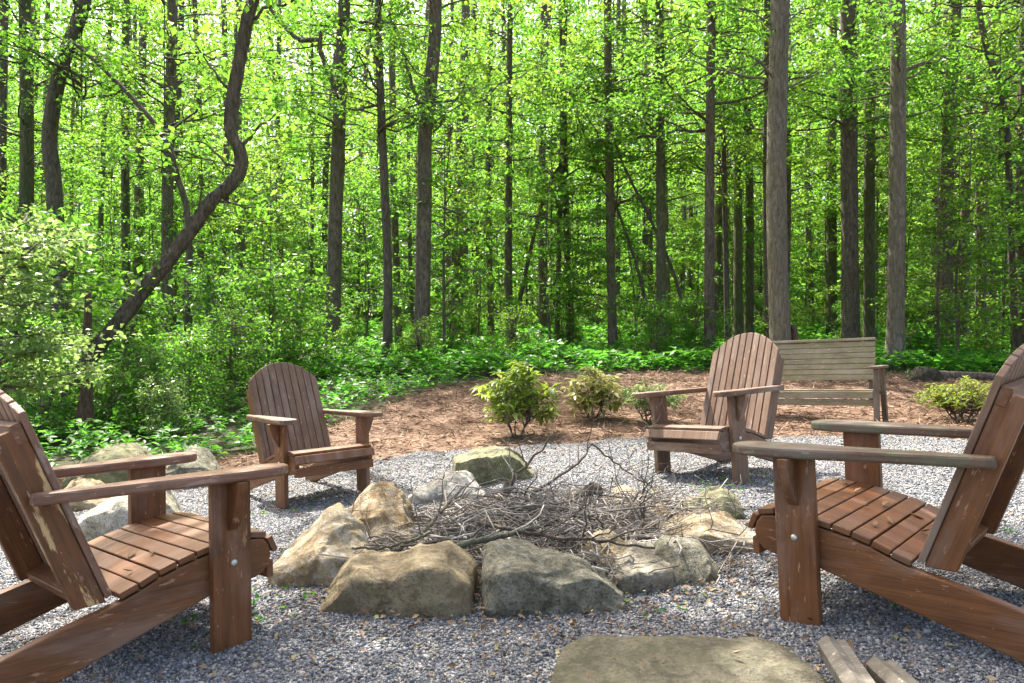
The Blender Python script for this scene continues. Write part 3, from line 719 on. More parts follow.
# ---------------------------------------------------------------- loose ground matter
def pebbles():
    r = np.random.default_rng(5)
    def batch(n, xr, yr, s0, s1):
        x = r.uniform(*xr, n); y = r.uniform(*yr, n)
        k = in_gravel(x, y, .985) & (np.abs(x) < (y * .76 + .5)); x, y = x[k], y[k]; n = len(x)
        s = r.uniform(s0, s1, n)
        base = np.array([[1, 0, 0], [-1, 0, 0], [0, 1, 0], [0, -1, 0], [0, 0, 1], [0, 0, -1]], float)
        T = np.array([[0, 2, 4], [2, 1, 4], [1, 3, 4], [3, 0, 4], [2, 0, 5], [1, 2, 5], [3, 1, 5], [0, 3, 5]])
        a = r.uniform(0, 6.28, n); ca, sa = np.cos(a), np.sin(a)
        Vb = base[None] * (s[:, None, None] * np.stack([r.uniform(.7, 1.5, n), r.uniform(.6, 1.1, n), r.uniform(.4, .8, n)], -1)[:, None, :])
        Vb = Vb + r.normal(size=Vb.shape) * (s * .33)[:, None, None]
        X = Vb[..., 0] * ca[:, None] - Vb[..., 1] * sa[:, None] + x[:, None]
        Y = Vb[..., 0] * sa[:, None] + Vb[..., 1] * ca[:, None] + y[:, None]
        Z = Vb[..., 2] + (gz(x, y) + s * r.uniform(-.1, .45, n))[:, None]
        return np.stack([X, Y, Z], -1).reshape(-1, 3), (np.arange(n)[:, None, None] * 6 + T[None]).reshape(-1, 3)
    parts = [batch(210000, (-2.8, 2.8), (1.4, 3.3), .003, .0078), batch(150000, (-4, 4.2), (3.2, 5.2), .0038, .0085), batch(110000, (-5, 6), (5.0, 7.6), .004, .009), batch(900, (-2.6, 2.8), (1.5, 4), .010, .017)]
    V, T = merge(parts); tag(link('gravel', npmesh('gravel', V, T, False), M['pebble']), 'crushed blue grey gravel covering the clearing', 'gravel', kind='stuff')
pebbles()

def litter():
    r = np.random.default_rng(6)
    # pine straw on the mulch, some blown on to the gravel
    n = 70000; x = r.uniform(-5, 11, n); y = r.uniform(4.5, 13.4, n)
    k = (y < wood_edge(x) + .3) & ~in_gravel(x, y, .985 - .06 * r.random(n) ** 2); x, y = x[k], y[k]; n = len(x)
    P = np.stack([x, y, gz(x, y) + r.uniform(.0, .03, n)], -1)
    D = rdirs(n, 0, 1, r); D[:, 2] *= .22
    V, T = leaf4(P, D, rdirs(n, 1.5, 1, r), r.uniform(.06, .2, n), r.uniform(.005, .016, n))
    tag(link('pine_straw', npmesh('pine_straw', V, T, False), M['straw']), 'reddish brown pine straw and bark chips strewn over the mulch bed', 'mulch', kind='stuff')
    # fallen leaves
    n1 = 5200; x = r.uniform(-3.5, 4, n1); y = r.uniform(1.5, 7, n1); 
    n2 = 2200; x = np.r_[x, r.uniform(-4.5, 9, n2)]; y = np.r_[y, r.uniform(6.5, 13, n2)]
    # denser drifts round the fire pit
    a = r.uniform(0, 6.28, 2200); q = .98 + r.normal(size=2200) * .22
    x = np.r_[x, .12 + q * np.cos(a)]; y = np.r_[y, 3.6 + q * np.sin(a)]
    n = len(x); P = np.stack([x, y, gz(x, y) + r.uniform(.012, .028, n)], -1)
    D = rdirs(n, 0, 1, r); D[:, 2] *= .3
    V, T = leaf_arrays(P, D, rdirs(n, 1.6, .8, r), r.uniform(.010, .036, n) * (1 + (y > 6.5) * .6), r.uniform(.008, .02, n), .25, -.15)
    tag(link('fallen_leaves', npmesh('fallen_leaves', V, T, False), M['dryleaf']), 'small dry fallen leaves scattered over gravel and mulch', 'leaves', kind='stuff')
litter()

# dry leaves lying on the two near seats and the slab
def dry_leaf(label, p, size, az, mat, tilt=.15):
    d = Vector((math.cos(az), math.sin(az), tilt))
    V, T = leaf_arrays(np.zeros((1, 3)), np.array([d]), np.array([[.1, .1, 1.0]]), np.array([size]), np.array([size * .5]), .3, -.2)
    o = link('dry_leaf', npmesh('dry_leaf', V, T, False), mat); o.location = p
    sm = o.modifiers.new('thick', 'SOLIDIFY'); sm.thickness = .0012
    tag(o, label, 'leaf', 'dry leaves on the seats')

bpy.context.view_layer.update()
SEATC = ([-.405, -.36, -.30, -.22, -.13, -.04, .03], [.247, .262, .288, .312, .332, .346, .352])
def seat_leaves(root, spots, label, sd):
    r = random.Random(sd)
    for x, y, sz in spots:
        z = float(np.interp(x, *SEATC)) + .028
        dry_leaf(label, root.matrix_world @ Vector((x, y, z)), sz, r.uniform(0, 6.28), M['dryleaf'])
seat_leaves(CH[0], [(-.30, -.08, .05), (-.37, .02, .045), (-.25, -.16, .035), (-.33, -.2, .03), (-.12, .1, .03)], 'small dry leaf lying on the seat of the nearest left chair', 3)
seat_leaves(CH[1], [(-.30, .1, .05), (-.22, -.05, .045), (-.34, -.1, .05), (-.27, .19, .04), (-.10, -.12, .04), (-.06, -.2, .035), (-.36, .04, .04), (-.18, .02, .03)], 'small dry leaf lying on the seat of the chair with mossy armrests', 4)

for x, y, sz in ((.28, 2.05, .035), (.36, 1.98, .028), (.42, 2.02, .03), (.62, 2.08, .032), (.2, 1.92, .028)):
    dry_leaf('small dry leaf lying on the foreground slab', (x, y, float(gz(.47, 1.87)) + .066), sz, x * 40, M['dryleaf'])

def weeds():
    r = np.random.default_rng(61); n = 170
    c = np.array([(-1.15, 4.95), (-1.5, 5.0), (1.25, 4.62), (1.5, 4.8), (-.95, 2.75), (1.6, 2.5), (.45, 2.85), (-.75, 3.05), (-2.0, 3.6), (2.2, 3.2)])
    q = c[r.integers(0, len(c), n)] + r.normal(size=(n, 2)) * .16
    per = 5; m = n * per; az = r.uniform(0, 6.28, m); el = r.uniform(.1, .9, m)
    P = np.stack([np.repeat(q[:, 0], per), np.repeat(q[:, 1], per), np.repeat(gz(q[:, 0], q[:, 1]), per)], -1)
    D = np.stack([np.cos(az) * np.cos(el), np.sin(az) * np.cos(el), np.sin(el)], -1)
    L = r.uniform(.012, .034, m); V, T = leaf4(P, D, rdirs(m, 1.5, .6, r), L, L * .5)
    tag(link('weeds', npmesh('weeds', V, T), M['leaf_cover']), 'tiny green weeds sprouting in the gravel beside chair legs', 'weeds', kind='stuff')
weeds()

# ---------------------------------------------------------------- shrubs on the mulch
def whorl_shrub(name, label, x, y, h, wid, leaf_m, seed, n_tips=60, leaf=(.08, .12), lw=.36, per=8, droop=.55, cat='shrub', low=.25, stem_m=None, group=None):
    r = np.random.default_rng(seed); z0 = float(gz(x, y)) - .02
    root = empty(name, (x, y, z0), label, cat, group)
    tips = []; stems = []
    nst = 7
    bases = []
    for k in range(nst):
        a = k * 2.4 + r.random(); e = np.array([math.cos(a) * wid * .28, math.sin(a) * wid * .28, h * r.uniform(.45, .6)])
        P = crooked((math.cos(a) * .03, math.sin(a) * .03, 0), e, 8, .3, r); stems.append(tube_arrays(P, np.linspace(.009, .005, 8), 6)); bases.append(P)
    for k in range(n_tips):
        a = r.uniform(0, 6.28); el = math.asin(r.uniform(-.25, 1)); rr = r.uniform(.55, 1.12)
        t = np.array([math.cos(a) * math.cos(el) * wid / 2 * rr, math.sin(a) * math.cos(el) * wid / 2 * rr, h * low + h * (1 - low) * max(0, (.25 + .75 * math.sin(el)) * rr)])
        P = bases[r.integers(nst)]; i = r.integers(3, 8)
        stems.append(tube_arrays(crooked(P[i], t, 6, .3, r), np.linspace(.005, .0025, 6), 5)); tips.append(t)
    V, Q = merge(stems); link('stems', quads_mesh('stems', V, Q), stem_m or M['bark'], root)
    tips = np.array(tips); m = len(tips) * per
    P = np.repeat(tips, per, 0); az = np.tile(np.arange(per) * 6.283 / per, len(tips)) + np.repeat(r.uniform(0, 6, len(tips)), per) + r.normal(size=m) * .2
    el = r.normal(size=m) * .3 - droop * r.uniform(.2, 1.1, m) + .3
    D = np.stack([np.cos(az) * np.cos(el), np.sin(az) * np.cos(el), np.sin(el)], -1)
    Nn = np.stack([-np.cos(az) * np.sin(el), -np.sin(az) * np.sin(el), np.cos(el)], -1) + r.normal(size=(m, 3)) * .2
    L = r.uniform(*leaf, m)
    V, T = leaf_arrays(P + D * .008, D, Nn, L, L * lw, .12, .18)
    link('foliage', npmesh('foliage', V, T), leaf_m, root)

whorl_shrub('rhododendron', 'leafy green rhododendron bush standing alone in the mulch, tallest of those in the bed', .06, 8.0, .82, .78, M['leaf_rhodo'], 1, 105, (.11, .17), group='young shrubs in the mulch bed')
whorl_shrub('rhododendron', 'yellowing rhododendron bush with drooping leaves, between the tallest bush and the rear chair', .98, 8.9, .62, .60, M['leaf_rhodo_y'], 2, 80, (.10, .15), droop=.75, group='young shrubs in the mulch bed')
whorl_shrub('rhododendron', 'low pale rhododendron half hidden by the rear chair armrest', 1.62, 8.6, .50, .66, M['leaf_pale'], 3, 55, (.09, .14), droop=.8, low=.5, group='young shrubs in the mulch bed')
whorl_shrub('azalea', 'low bright yellow green azalea on the mulch right of the bench', 5.15, 8.4, .50, .78, M['leaf_azalea'], 4, 150, (.06, .10), .34, 7, .35, low=.35, group='young shrubs in the mulch bed')

# ---------------------------------------------------------------- ground cover
def ground_cover():
    r = np.random.default_rng(8)
    def patch(n, xr, yr, hr, leaf, per=6):
        x = r.uniform(*xr, n); y = yr[0] + (yr[1] - yr[0]) * r.random(n) ** 1.4
        k = (y > wood_edge(x) + .12 * np.sin(3 * x) + .08 * np.sin(7.7 * x) + r.normal(size=n) * .12) & (np.abs(x) < y * 1.0 + 4); x, y = x[k], y[k]; n = len(x)
        cl = .5 + .5 * np.sin(1.7 * x + .6 * np.sin(y)) * np.sin(1.3 * y + 1)
        h = r.uniform(*hr, n) * (.45 + .8 * cl)
        m = n * per; z = g(x, y)
        az = np.tile(np.arange(per) * 6.283 / per, n) + np.repeat(r.uniform(0, 6, n), per) + r.normal(size=m) * .25
        el = r.normal(size=m) * .25 + .12
        P = np.stack([np.repeat(x, per), np.repeat(y, per), np.repeat(z + h, per) + r.normal(size=m) * .02], -1)
        D = np.stack([np.cos(az) * np.cos(el), np.sin(az) * np.cos(el), np.sin(el)], -1)
        Nn = np.stack([-np.cos(az) * np.sin(el), -np.sin(az) * np.sin(el), np.cos(el)], -1) + r.normal(size=(m, 3)) * .3
        L = r.uniform(*leaf, m)
        return leaf4(P, D, Nn, L, L * .55)
    V, T = merge([patch(14000, (-13, 15), (5.2, 15), (.05, .30), (.06, .12)), patch(9000, (-16, 18), (13, 24), (.10, .45), (.10, .18)), patch(7000, (-30, 30), (22, 45), (.2, .7), (.2, .34))])
    tag(link('ground_cover', npmesh('ground_cover', V, T), M['leaf_cover']), 'bright green leafy ground cover carpeting the forest floor', 'ground cover', kind='stuff')
ground_cover()

# ---------------------------------------------------------------- trees
def crown_variant(seed, z0, z1, nspray, rmax, per, leaf, flat=.10):
    """branches (tubes) and leaves (triangles) around a trunk on the z axis"""
    r = np.random.default_rng(seed); Bp = []; LV = []
    P_, D_, N_ = [], [], []
    for k in range(nspray):
        h = z0 + (z1 - z0) * r.random(); a = r.uniform(0, 6.283)
        L = rmax * r.uniform(.35, 1.0) * (1 - .35 * (h - z0) / (z1 - z0))
        rise = r.uniform(-.05, .45) * L
        p0 = np.array([0, 0, h]); p1 = np.array([math.cos(a) * L, math.sin(a) * L, h + rise])
        P = crooked(p0, p1, 9, .22, r); P[:, 2] += .12 * L * np.sin(np.linspace(0, math.pi, 9)) * r.uniform(-.5, 1)
        Bp.append(tube_arrays(P, np.linspace(.008 + .008 * L, .004, 9), 5, cap=False))
        m = int(per * (L / rmax) ** 1.0 * r.uniform(.6, 1.3)) + 12
        ntw = 7
        t = r.uniform(.25, 1.05, ntw); tw_a = a + r.choice([-1, 1], ntw) * r.uniform(.2, 1.1, ntw); tl = L * r.uniform(.12, .38, ntw) 
        idx = r.integers(0, ntw, m); s = r.uniform(0, 1, m) ** .7
        bx = np.array([np.interp(t, np.linspace(0, 1, 9), P[:, c]) for c in range(3)]).T
        q = bx[idx] + np.stack([np.cos(tw_a[idx]) * tl[idx] * s, np.sin(tw_a[idx]) * tl[idx] * s, -.12 * tl[idx] * s], -1)
        q += r.normal(size=(m, 3)) * np.array([.07, .07, flat])
        d = np.stack([np.cos(tw_a[idx]), np.sin(tw_a[idx]), np.zeros(m)], -1) + r.normal(size=(m, 3)) * .7; d[:, 2] -= .25
        P_.append(q); D_.append(d); N_.append(rdirs(m, 1.1, .75, r))
        for j in range(0, ntw, 2):
            Bp.append(tube_arrays(np.array([bx[j], bx[j] + np.array([math.cos(tw_a[j]) * tl[j], math.sin(tw_a[j]) * tl[j], -.1 * tl[j]])]), [.006, .003], 4, cap=False))
    Bp.append(tube_arrays(np.array([[0, 0, z0 - .1], [.01, 0, (z0 + z1) / 2], [0, .01, z1 + .1]]), [.012, .01, .006], 5, cap=False))
    P = np.vstack(P_); L = r.uniform(*leaf, len(P))
    V, T = leaf4(P, np.vstack(D_), np.vstack(N_), L, L * r.uniform(.5, .68, len(P)))
    Vb, Qb = merge(Bp)
    return npmesh('crown', V, T), quads_mesh('branches', Vb, Qb)

CR = [crown_variant(100 + k, 4.4, 9.3, 38, 3.0, 190, (.055, .125)) for k in range(5)]
CRF = [crown_variant(180 + k, 4.2, 9.8, 30, 3.2, 170, (.07, .14)) for k in range(4)]
CRS = [crown_variant(190 + k, 3.6, 9.6, 18, 2.6, 120, (.08, .16)) for k in range(4)]
CRT = [crown_variant(120 + k, 5.0, 9.4, 36, 3.0, 190, (.06, .13)) for k in range(4)]
SAP = [crown_variant(140 + k, .8, 4.8, 34, 1.6, 130, (.055, .11), .05) for k in range(5)]
BUSH = [crown_variant(160 + k, .1, 1.7, 46, .95, 100, (.045, .09), .07) for k in range(5)]
for L_ in (CR, CRF, CRS, CRT, SAP, BUSH):
    for c, b in L_: c.materials.append(M['leaf']); b.materials.append(M['bark'])

def part_copy(name, me, mat, parent, rz, sc, zoff=0, xy=(0, 0)):
    o = bpy.data.objects.new(name, me); COL.objects.link(o); o.parent = parent
    o.rotation_euler = (0, 0, rz); o.scale = (sc, sc, sc); o.location = (xy[0], xy[1], zoff)
    if mat is not None:
        o.material_slots[0].link = 'OBJECT'; o.material_slots[0].material = mat
    return o

def trunk_mesh(pts, r0, r1, n=26, sides=12, flare=1.5, seed=0, jit=.04):
    P = spline(pts, n); rr = np.linspace(r0, r1, n)
    hh = P[:, 2] - P[0, 2]; rr = rr * (1 + (flare - 1) * np.exp(-np.maximum(hh, 0) / .35))
    V, Q = tube_arrays(P, rr, sides, jit, seed=seed); return quads_mesh('trunk', V, Q)

tree_n = [0]
def tree(label, pix, d, wpx, bark, leafm, cv, group=None, wtop=.62, zoff=0.0, csc=1.0, top_z=12.5, name='tree', flare=1.5, seed=None, crown=True, upper=None):
    """pix: [(px,py) ...] from the base upwards, seen at depth d; the trunk then goes on above the frame"""
    tree_n[0] += 1; sd = tree_n[0] if seed is None else seed
    r = random.Random(sd * 13)
    pts = [at(px, py, d) for px, py in pix]
    b = pts[0]; b.z = G(b.x, b.y) - .1
    a, c = pts[-2], pts[-1]
    dirv = (c - a).normalized(); dirv.x *= .6; dirv = dirv.normalized()
    if c.z < top_z:
        pts.append(c + dirv * (top_z - c.z) * .5 + Vector((r.uniform(-.15, .15), r.uniform(-.2, .2), 0))); pts.append(c + dirv * (top_z - c.z))
    for i in range(1, len(pts) - 1): pts[i] = pts[i] + Vector((r.uniform(-.04, .04), r.uniform(-.06, .06), 0))
    root = empty(name, b, label, 'tree', group)
    loc = [tuple(p - b) for p in pts]
    r0 = wpx / F * d / 2
    link('trunk', trunk_mesh(loc, r0, r0 * wtop, seed=sd, flare=flare), bark, root)
    if crown:
        c_, br = cv; rz = r.uniform(0, 6.28); top = pts[-1] - b
        mx = loc[len(loc) // 2]
        part_copy('crown', c_, leafm, root, rz, csc, zoff, (mx[0], mx[1])); part_copy('branches', br, bark, root, rz, csc, zoff, (mx[0], mx[1]))
    if upper:
        part_copy('upper_crown', upper[0], leafm, root, 1.0, csc, 5.6, (mx[0], mx[1])); part_copy('upper_branches', upper[1], bark, root, 1.0, csc, 5.6, (mx[0], mx[1]))  # second crown added above the frame to cast dapples on the ground
    return root

Lf, Ly, Ld = M['leaf'], M['leaf_y'], M['leaf_d']
tree('mossy pale trunk at the far left edge of the woods', [(24, 335), (25, 150), (27, 0)], 16.5, 15, M['bark_moss'], Lf, CR[0])
tree('dark leaning trunk above the pale leafed bush at far left', [(62, 335), (55, 190), (50, 135), (62, 67), (81, 10), (88, -40)], 14.5, 17, M['bark_dark'], Lf, CRT[0])
tree('straight grey brown trunk behind the big curved leaning tree', [(167, 345), (169, 180), (172, 0)], 17, 12, M['bark'], Ly, CR[1], wtop=.75)
t5 = tree('tall straight trunk with a crooked dead limb, left of the middle', [(332, 357), (336, 180), (343, 0)], 16.5, 15, M['bark'], Lf, CR[2], top_z=15.5, upper=CRS[1])
t6 = tree('stout brown trunk with a slight bend above the ground cover', [(421, 368), (423, 200), (425, 130), (434, 55), (434, -10)], 15.5, 17, M['bark'], Ly, CRT[1], top_z=15.5, upper=CRS[2])
tree('thin dark straight trunk between the two stout brown trunks', [(387, 366), (386, 270), (384, 150), (380, 0)], 15, 9, M['bark_dark'], Lf, CR[3], wtop=.5, top_z=15.5, upper=CRS[3])
tree('distant trunk right of the slightly bent stout trunk', [(457, 345), (458, 180), (463, 50), (464, -10)], 22, 11, M['bark'], Ly, CR[4])
tree('narrow dark trunk left of the middle of the woods', [(509, 345), (508, 200), (511, 0)], 19, 8, M['bark_dark'], Lf, CR[0])
tree('slim straight trunk in the middle of the woods', [(613, 345), (610, 220), (608, 60), (607, -10)], 18, 9, M['bark'], Ly, CR[1], wtop=.8)
tree('straight dark trunk right of the middle with ivy leaves', [(661, 350), (660, 180), (658, 0)], 17, 10, M['bark_moss'], Lf, CR[2], wtop=.8)
tree('nearly black straight trunk behind the rear right chair', [(709, 362), (711, 180), (713, 0)], 15, 10, M['bark_dark'], Lf, CR[3], wtop=.75)
tree('skinny dark trunk just right of the nearly black trunk', [(728, 345), (725, 180), (720, 0)], 18, 6, M['bark_dark'], Ly, CR[4])
tree('greenish twin trunk, left one of the pair', [(738, 345), (737, 180), (734, 0)], 20, 9, M['bark_moss'], Lf, CR[0])
tree('greenish twin trunk, right one of the pair', [(749, 345), (748, 180), (744, 0)], 20.4, 9, M['bark_moss'], Lf, CR[1])
tree('dark trunk close behind the broad pale trunk', [(769, 350), (768, 180), (766, 0)], 17, 9, M['bark_dark'], Ly, CR[2])
pale = tree('broad pale grey trunk with a split stub at its foot, behind the bench', [(781, 352), (779, 180), (781, 0)], 12.8, 20, M['bark_grey'], Lf, CRT[2], wtop=.8, flare=1.35, top_z=15.5, upper=CRS[0])
V_, Q_ = tube_arrays(spline([(.30, .05, .0), (.27, .04, .5), (.23, .03, 1.0)], 12), np.linspace(.13, .05, 12), 10, .12, seed=3)
link('split_stub', quads_mesh('split_stub', V_, Q_), M['dead_wood'], pale)
tree('mossy trunk in shade between the pale trunk and the broad black trunk', [(832, 340), (833, 180), (835, 0)], 22, 11, M['bark_moss'], Ly, CR[3])
tree('broad nearly black trunk above the bench', [(851, 348), (849, 180), (848, 0)], 16, 17, M['bark_dark'], Lf, CRT[3], wtop=.85)
tree('mid brown trunk just right of the broad black trunk', [(869, 345), (869, 180), (870, 0)], 18.5, 11, M['bark_moss'], Ly, CR[4], wtop=.9)
tree('broad smooth grey trunk right of the bench', [(895, 356), (897, 180), (897, 0)], 14, 17, M['bark_grey'], Lf, CRT[0], wtop=.78)
tree('tall brown trunk at right, thickest of the right hand group', [(946, 345), (949, 180), (954, 0)], 17, 13, M['bark'], Ly, CR[0], wtop=.85)
tree('slimmer brown trunk right of the tall brown trunk', [(964, 340), (967, 200), (972, 60), (974, -10)], 20, 10, M['bark'], Lf, CR[1])
tree('leaning brown trunk in the right hand group', [(981, 342), (986, 180), (995, 0)], 19, 10, M['bark'], Ly, CR[2])
tree('thin pale trunk behind the leaning brown trunk', [(992, 340), (993, 200), (990, 60), (988, -10)], 24, 8, M['bark_moss'], Lf, CR[3])
tree('dark curved forked trunk near the right edge', [(1016, 345), (1014, 240), (1005, 130), (997, 80), (985, 40)], 15.5, 7, M['bark_dark'], Lf, CR[4])
tree('brown trunk at the far right edge', [(1021, 345), (1022, 180), (1024, 0)], 17, 10, M['bark'], Ly, CR[0])

# the big curved leaning tree on the left; its crown over the clearing, above the frame, is shaped to shade the foreground
def curved_tree():
    d = 9.5
    pix = [(60, 432), (76, 385), (102, 343), (116, 328), (145, 290), (164, 268), (190, 233), (214, 200), (232, 185), (242, 167), (240, 148), (232, 133), (234, 98), (241, 57), (246, 30), (252, 5), (256, -8)]
    pts = [at(px, py, d) for px, py in pix]; b = pts[0]; b.z = G(b.x, b.y) - .1
    pts += [Vector((-2.9, 8.9, 6.6)), Vector((-2.5, 8.0, 7.8)), Vector((-2.1, 7.0, 8.6))]
    root = empty('tree', b, 'dark tree with a strongly curved trunk leaning up from the left', 'tree')
    loc = [tuple(p - b) for p in pts]
    link('trunk', trunk_mesh(loc, .086, .045, 130, 16, 1.6, 77, .15), M['bark_dark'], root)
    r = np.random.default_rng(31); Bp = []; Pq, Dq, Nq = [], [], []
    hub = np.array(loc[-2])
    for j, (dx, dy, dz, r_) in enumerate([(.45, -.1, .35, .028), (-.5, .1, .8, .022), (.6, .2, .1, .02), (.35, -.2, .9, .025), (-.7, -.1, .35, .02), (.9, .1, .8, .026), (-.45, .15, -.2, .016)]):
        i = [10, 12, 7, 13, 9, 14, 5][j]; s1 = np.array(loc[i])
        P = crooked(s1, s1 + np.array([dx, dy, dz]) * 1.3, 12, .35, r); V, Q = tube_arrays(P, np.linspace(r_, .005, 12), 6, cap=False); link('limb', quads_mesh('limb', V, Q), M['bark_dark'], root)
        m = 60; t = r.uniform(.3, 1.05, m); q = np.array([np.interp(t, np.linspace(0, 1, 12), P[:, c]) for c in range(3)]).T
        q += r.normal(size=(m, 3)) * np.array([.2, .2, .10]); Pq.append(q); Dq.append(rdirs(m, -.3, 1, r)); Nq.append(rdirs(m, 1.1, .75, r))
    for k in range(50):
        s0 = np.array(loc[-1 - r.integers(0, 3)])
        # unseen limbs spread over the clearing to dapple the foreground
        e = np.array([r.uniform(-5.6, 1.2), r.uniform(3.9, 6.3), r.uniform(6.4, 8.4)]) - np.array(b)
        P = crooked(s0, e, 10, .22, r); Bp.append(tube_arrays(P, np.linspace(.03, .006, 10), 5, cap=False))
        m = 210; t = r.uniform(.66, 1.04, m); q = np.array([np.interp(t, np.linspace(0, 1, 10), P[:, c]) for c in range(3)]).T
        q += r.normal(size=(m, 3)) * np.array([.2, .2, .12]); Pq.append(q); Dq.append(rdirs(m, -.3, 1, r)); Nq.append(rdirs(m, 1.1, .75, r))
    V, Q = merge(Bp); link('branches', quads_mesh('branches', V, Q), M['bark_dark'], root)
    P = np.vstack(Pq); L = r.uniform(.08, .15, len(P)); V, T = leaf4(P, np.vstack(Dq), np.vstack(Nq), L, L * .6)
    link('crown', npmesh('crown', V, T), M['leaf'], root)
    # broken dead trunk beside it
    d2 = 8.4; pts = [at(86, 440, d2), at(86, 400, d2), at(87, 350, d2), at(88, 292, d2)]; b = pts[0]; b.z = G(b.x, b.y) - .05
    root = empty('dead_stump', b, 'reddish broken dead trunk with a splintered foot behind the big rounded mossy boulder', 'stump')
    link('trunk', trunk_mesh([tuple(p - b) for p in pts], .075, .035, 20, 12, 1.7, 5, .14), M['dead_wood'], root)
    V, Q = tube_arrays(spline([(-.12, -.05, 0), (-.08, -.03, .35), (-.02, 0, .75)], 10), np.linspace(.06, .02, 10), 8, .15, seed=8); link('root_splinter', quads_mesh('root_splinter', V, Q), M['dead_wood'], root)
curved_tree()

# limbs that show against the leaves
def limb(root, pix, d, w0, w1, seed, bark):
    P = spline([tuple(at(px, py, d) - root.location) for px, py in pix], 24)
    P[1:-1] += np.random.default_rng(seed).normal(size=(22, 3)) * .012
    V, Q = tube_arrays(P, np.linspace(w0, w1, 24) / F * d / 2, 8, .08, seed=seed); link('limb', quads_mesh('limb', V, Q), bark, root)
limb(t5, [(340, 98), (331, 78), (322, 55), (318, 40), (300, 40), (282, 24), (268, 4)], 16.3, 6, 3.5, 1, M['bark'])
limb(t5, [(319, 42), (326, 26), (345, 20), (375, 24), (404, 32)], 16.3, 4.5, 2, 2, M['bark'])
limb(t6, [(423, 112), (412, 85), (404, 52), (396, 30), (388, 8)], 15.3, 4, 2, 3, M['bark'])
tree('thin dark stem arching over to the left in the left woods', [(187, 345), (187, 230), (179, 178), (163, 138), (130, 95), (92, 58), (70, 40)], 13.2, 8, M['bark_dark'], Lf, CRS[0], wtop=.4, top_z=3, flare=1.2)
tree('thin stem leaning left behind the third young shrub', [(693, 346), (676, 285), (652, 225), (622, 160), (604, 105)], 17.5, 4.2, M['bark_dark'], Ly, CRS[1], wtop=.5, top_z=3, flare=1.2)
tree('thin crooked stem leaning left in the middle of the woods', [(655, 346), (641, 280), (612, 200), (590, 150), (578, 118)], 18.5, 4, M['bark_dark'], Lf, CRS[2], wtop=.5, top_z=3, flare=1.2)
tree('thin stem slanting right near the narrow dark trunk left of the middle', [(508, 346), (535, 230), (552, 180), (575, 150)], 19.5, 5, M['bark_dark'], Ly, CRS[3], wtop=.5, top_z=3, flare=1.2)

# ---------------------------------------------------------------- understory
def sapling(x, y, cv, leafm, sc, label, group, name='sapling', h=4.6, bark=None, stem=True):
    tree_n[0] += 1; r = random.Random(tree_n[0] * 17)
    b = Vector((x, y, G(x, y) - .05)); root = empty(name, b, label, 'sapling' if name == 'sapling' else 'shrub', group)
    if stem:
        pts = [(0, 0, 0), (r.uniform(-.15, .15), r.uniform(-.1, .1), h * sc * .4), (r.uniform(-.3, .3), r.uniform(-.3, .3), h * sc * .75), (r.uniform(-.4, .4), r.uniform(-.3, .3), h * sc)]
        link('stem', trunk_mesh(pts, .026 * sc + .008, .008, 14, 8, 1.2, tree_n[0]), bark or M['bark'], root)
    rz = r.uniform(0, 6.28)
    part_copy('foliage', cv[0], leafm, root, rz, sc); part_copy('branches', cv[1], bark or M['bark'], root, rz, sc)
    return root

rs = random.Random(99)
k = 0
def px_pos(px, d): return ((px - CX) / F * d, d)
# slender saplings rising through the middle distance
for i in range(52):
    d = rs.uniform(14.0, 30); px = -40 + (i + rs.random()) * 1104 / 52
    x, y = px_pos(px, d)
    sapling(x, y, SAP[i % 5], rs.choice([Lf, Ly, Ly]), rs.uniform(.8, 1.35), 'slender leafy sapling in the understory of the woods', 'saplings in the understory')
# leafy shrubs along the edge of the woods
for i in range(38):
    d = rs.uniform(13.5, 24); px = -40 + (i + rs.random()) * 1104 / 38
    x, y = px_pos(px, d)
    if y < float(wood_edge(x)) + 1.6: y = float(wood_edge(x)) + 1.6 + rs.random()
    sapling(x, y, BUSH[i % 5], rs.choice([Lf, Ly, Ly]), rs.uniform(.45, .85), 'leafy wild shrub at the foot of the trees', 'wild shrubs along the edge of the woods', 'wild_shrub', 1.7)
for px in (-330, -270, -215, -160, -110, -70, 1070, 1120, 1180, 1250, 1320):
    d = rs.uniform(11.5, 15); x, y = px_pos(px, d)
    y = max(y, float(wood_edge(x)) + 1.5)
    sapling(x, y, SAP[abs(px) % 5], rs.choice([Lf, Ly]), rs.uniform(1.0, 1.5), 'slender leafy sapling in the understory of the woods', 'saplings in the understory')
# dense dark laurel like shrubs on the left
for i, (px, d, sc, m_) in enumerate([(112, 9.0, .55, Lf), (150, 9.2, .62, Ld), (190, 9.9, .7, Lf), (235, 10.6, .8, Lf), (40, 8.6, .8, Ld), (125, 12.4, 1.1, Lf), (210, 12.0, 1.1, Ld), (270, 12.6, 1.2, Lf), (20, 9.8, 1.6, Ld), (300, 13.5, .95, Lf), (165, 8.8, .45, M['leaf_silver'])]):
    x, y = px_pos(px, d)
    sapling(x, y, BUSH[(i + 2) % 5], m_, sc, 'dense dark leaved bush filling the undergrowth on the left', 'dense bushes on the left', 'undergrowth_bush', 1.7)
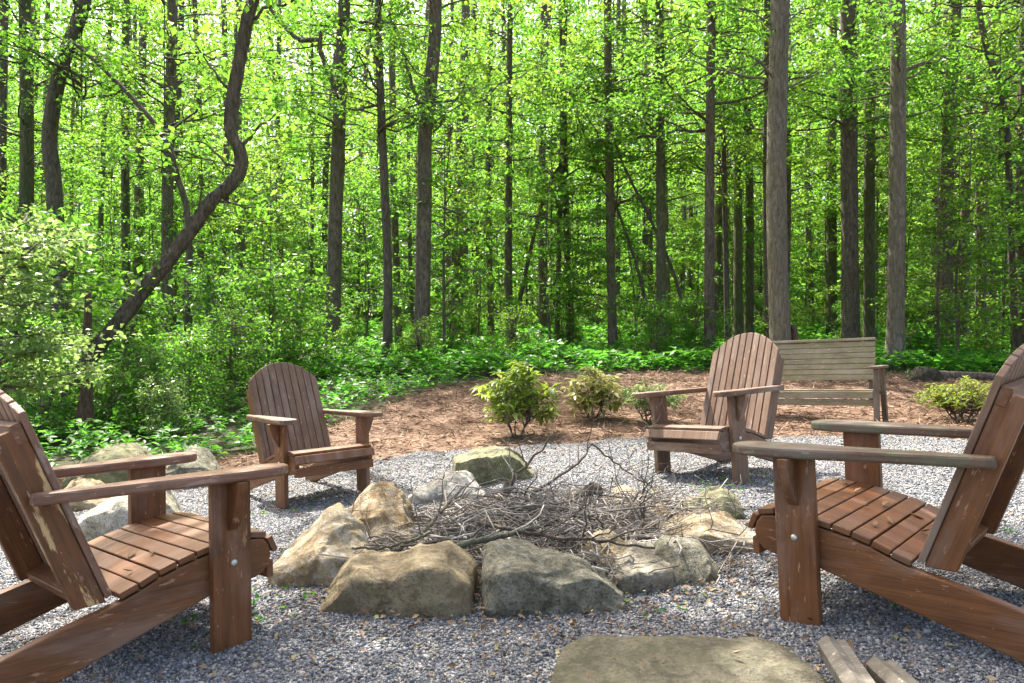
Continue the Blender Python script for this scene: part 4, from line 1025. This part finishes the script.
# pale leafed bush at the left edge
b1 = crown_variant(301, .9, 2.5, 70, 1.1, 150, (.05, .085), .05); b1[0].materials.append(M['leaf_pale']); b1[1].materials.append(M['bark_grey'])
sapling(*px_pos(-14, 6.5), b1, M['leaf_silver'], .92, 'tall bush with pale shining leaves and thin grey stems at the left edge', None, 'pale_leaved_bush', 2.4, M['bark_grey'])

# far trees between and behind the named trunks
for i in range(46):
    d = rs.uniform(24, 40); px = -60 + (i + rs.random()) * 1144 / 46
    tree('slender trunk in the dense woods far behind the clearing', [(px, 340), (px + rs.uniform(-6, 6), 180), (px + rs.uniform(-12, 12), 0)], d, rs.uniform(4, 8), rs.choice([M['bark'], M['bark_moss'], M['bark_moss']]), rs.choice([Ly, Ly, Lf]), CRF[i % 4], 'far trees of the woods', top_z=15, csc=1.15, name='far_tree')

# slim trunks crowding the middle depth
for i in range(40):
    d = rs.uniform(18.5, 30); px = (rs.uniform(540, 1040) if i % 3 else rs.uniform(-10, 540)); px2 = px + rs.uniform(-9, 9)
    tree('one of many slim trunks crowding the middle depth of the woods', [(px, 342), ((px + px2) / 2 + rs.uniform(-4, 4), 180), (px2, 0)], d, rs.uniform(5, 9), rs.choice([M['bark'], M['bark_moss'], M['bark_dark'], M['bark_grey']]), rs.choice([Ly, Lf, Lf]), CRS[i % 4], 'slim trunks of the middle woods', wtop=.8, top_z=13.5, name='slim_tree')

# far-off wood that reads as one mass
def far_wood():
    r = np.random.default_rng(44); P = []
    nb = 3900
    cx_ = r.uniform(-72, 72, nb); cy_ = 34 + 52 * r.random(nb) ** 1.15; cz_ = 1.3 + r.random(nb) ** .85 * np.minimum(2.0 + (cy_ - 34) * 1.0, 46)
    m = 130
    P = (np.stack([cx_, cy_, cz_], -1)[:, None, :] + r.normal(size=(nb, m, 3)) * np.array([1.7, 1.7, .9])).reshape(-1, 3)
    n = len(P); L = r.uniform(.28, .55, n)
    V, T = leaf4(P, rdirs(n, -.2, 1, r), rdirs(n, .9, .8, r), L, L * .62)
    tag(link('distant_woods', npmesh('distant_woods', V, T), M['leaf']), 'far off sunlit foliage closing the view behind the trees', 'woods', kind='stuff')
far_wood()
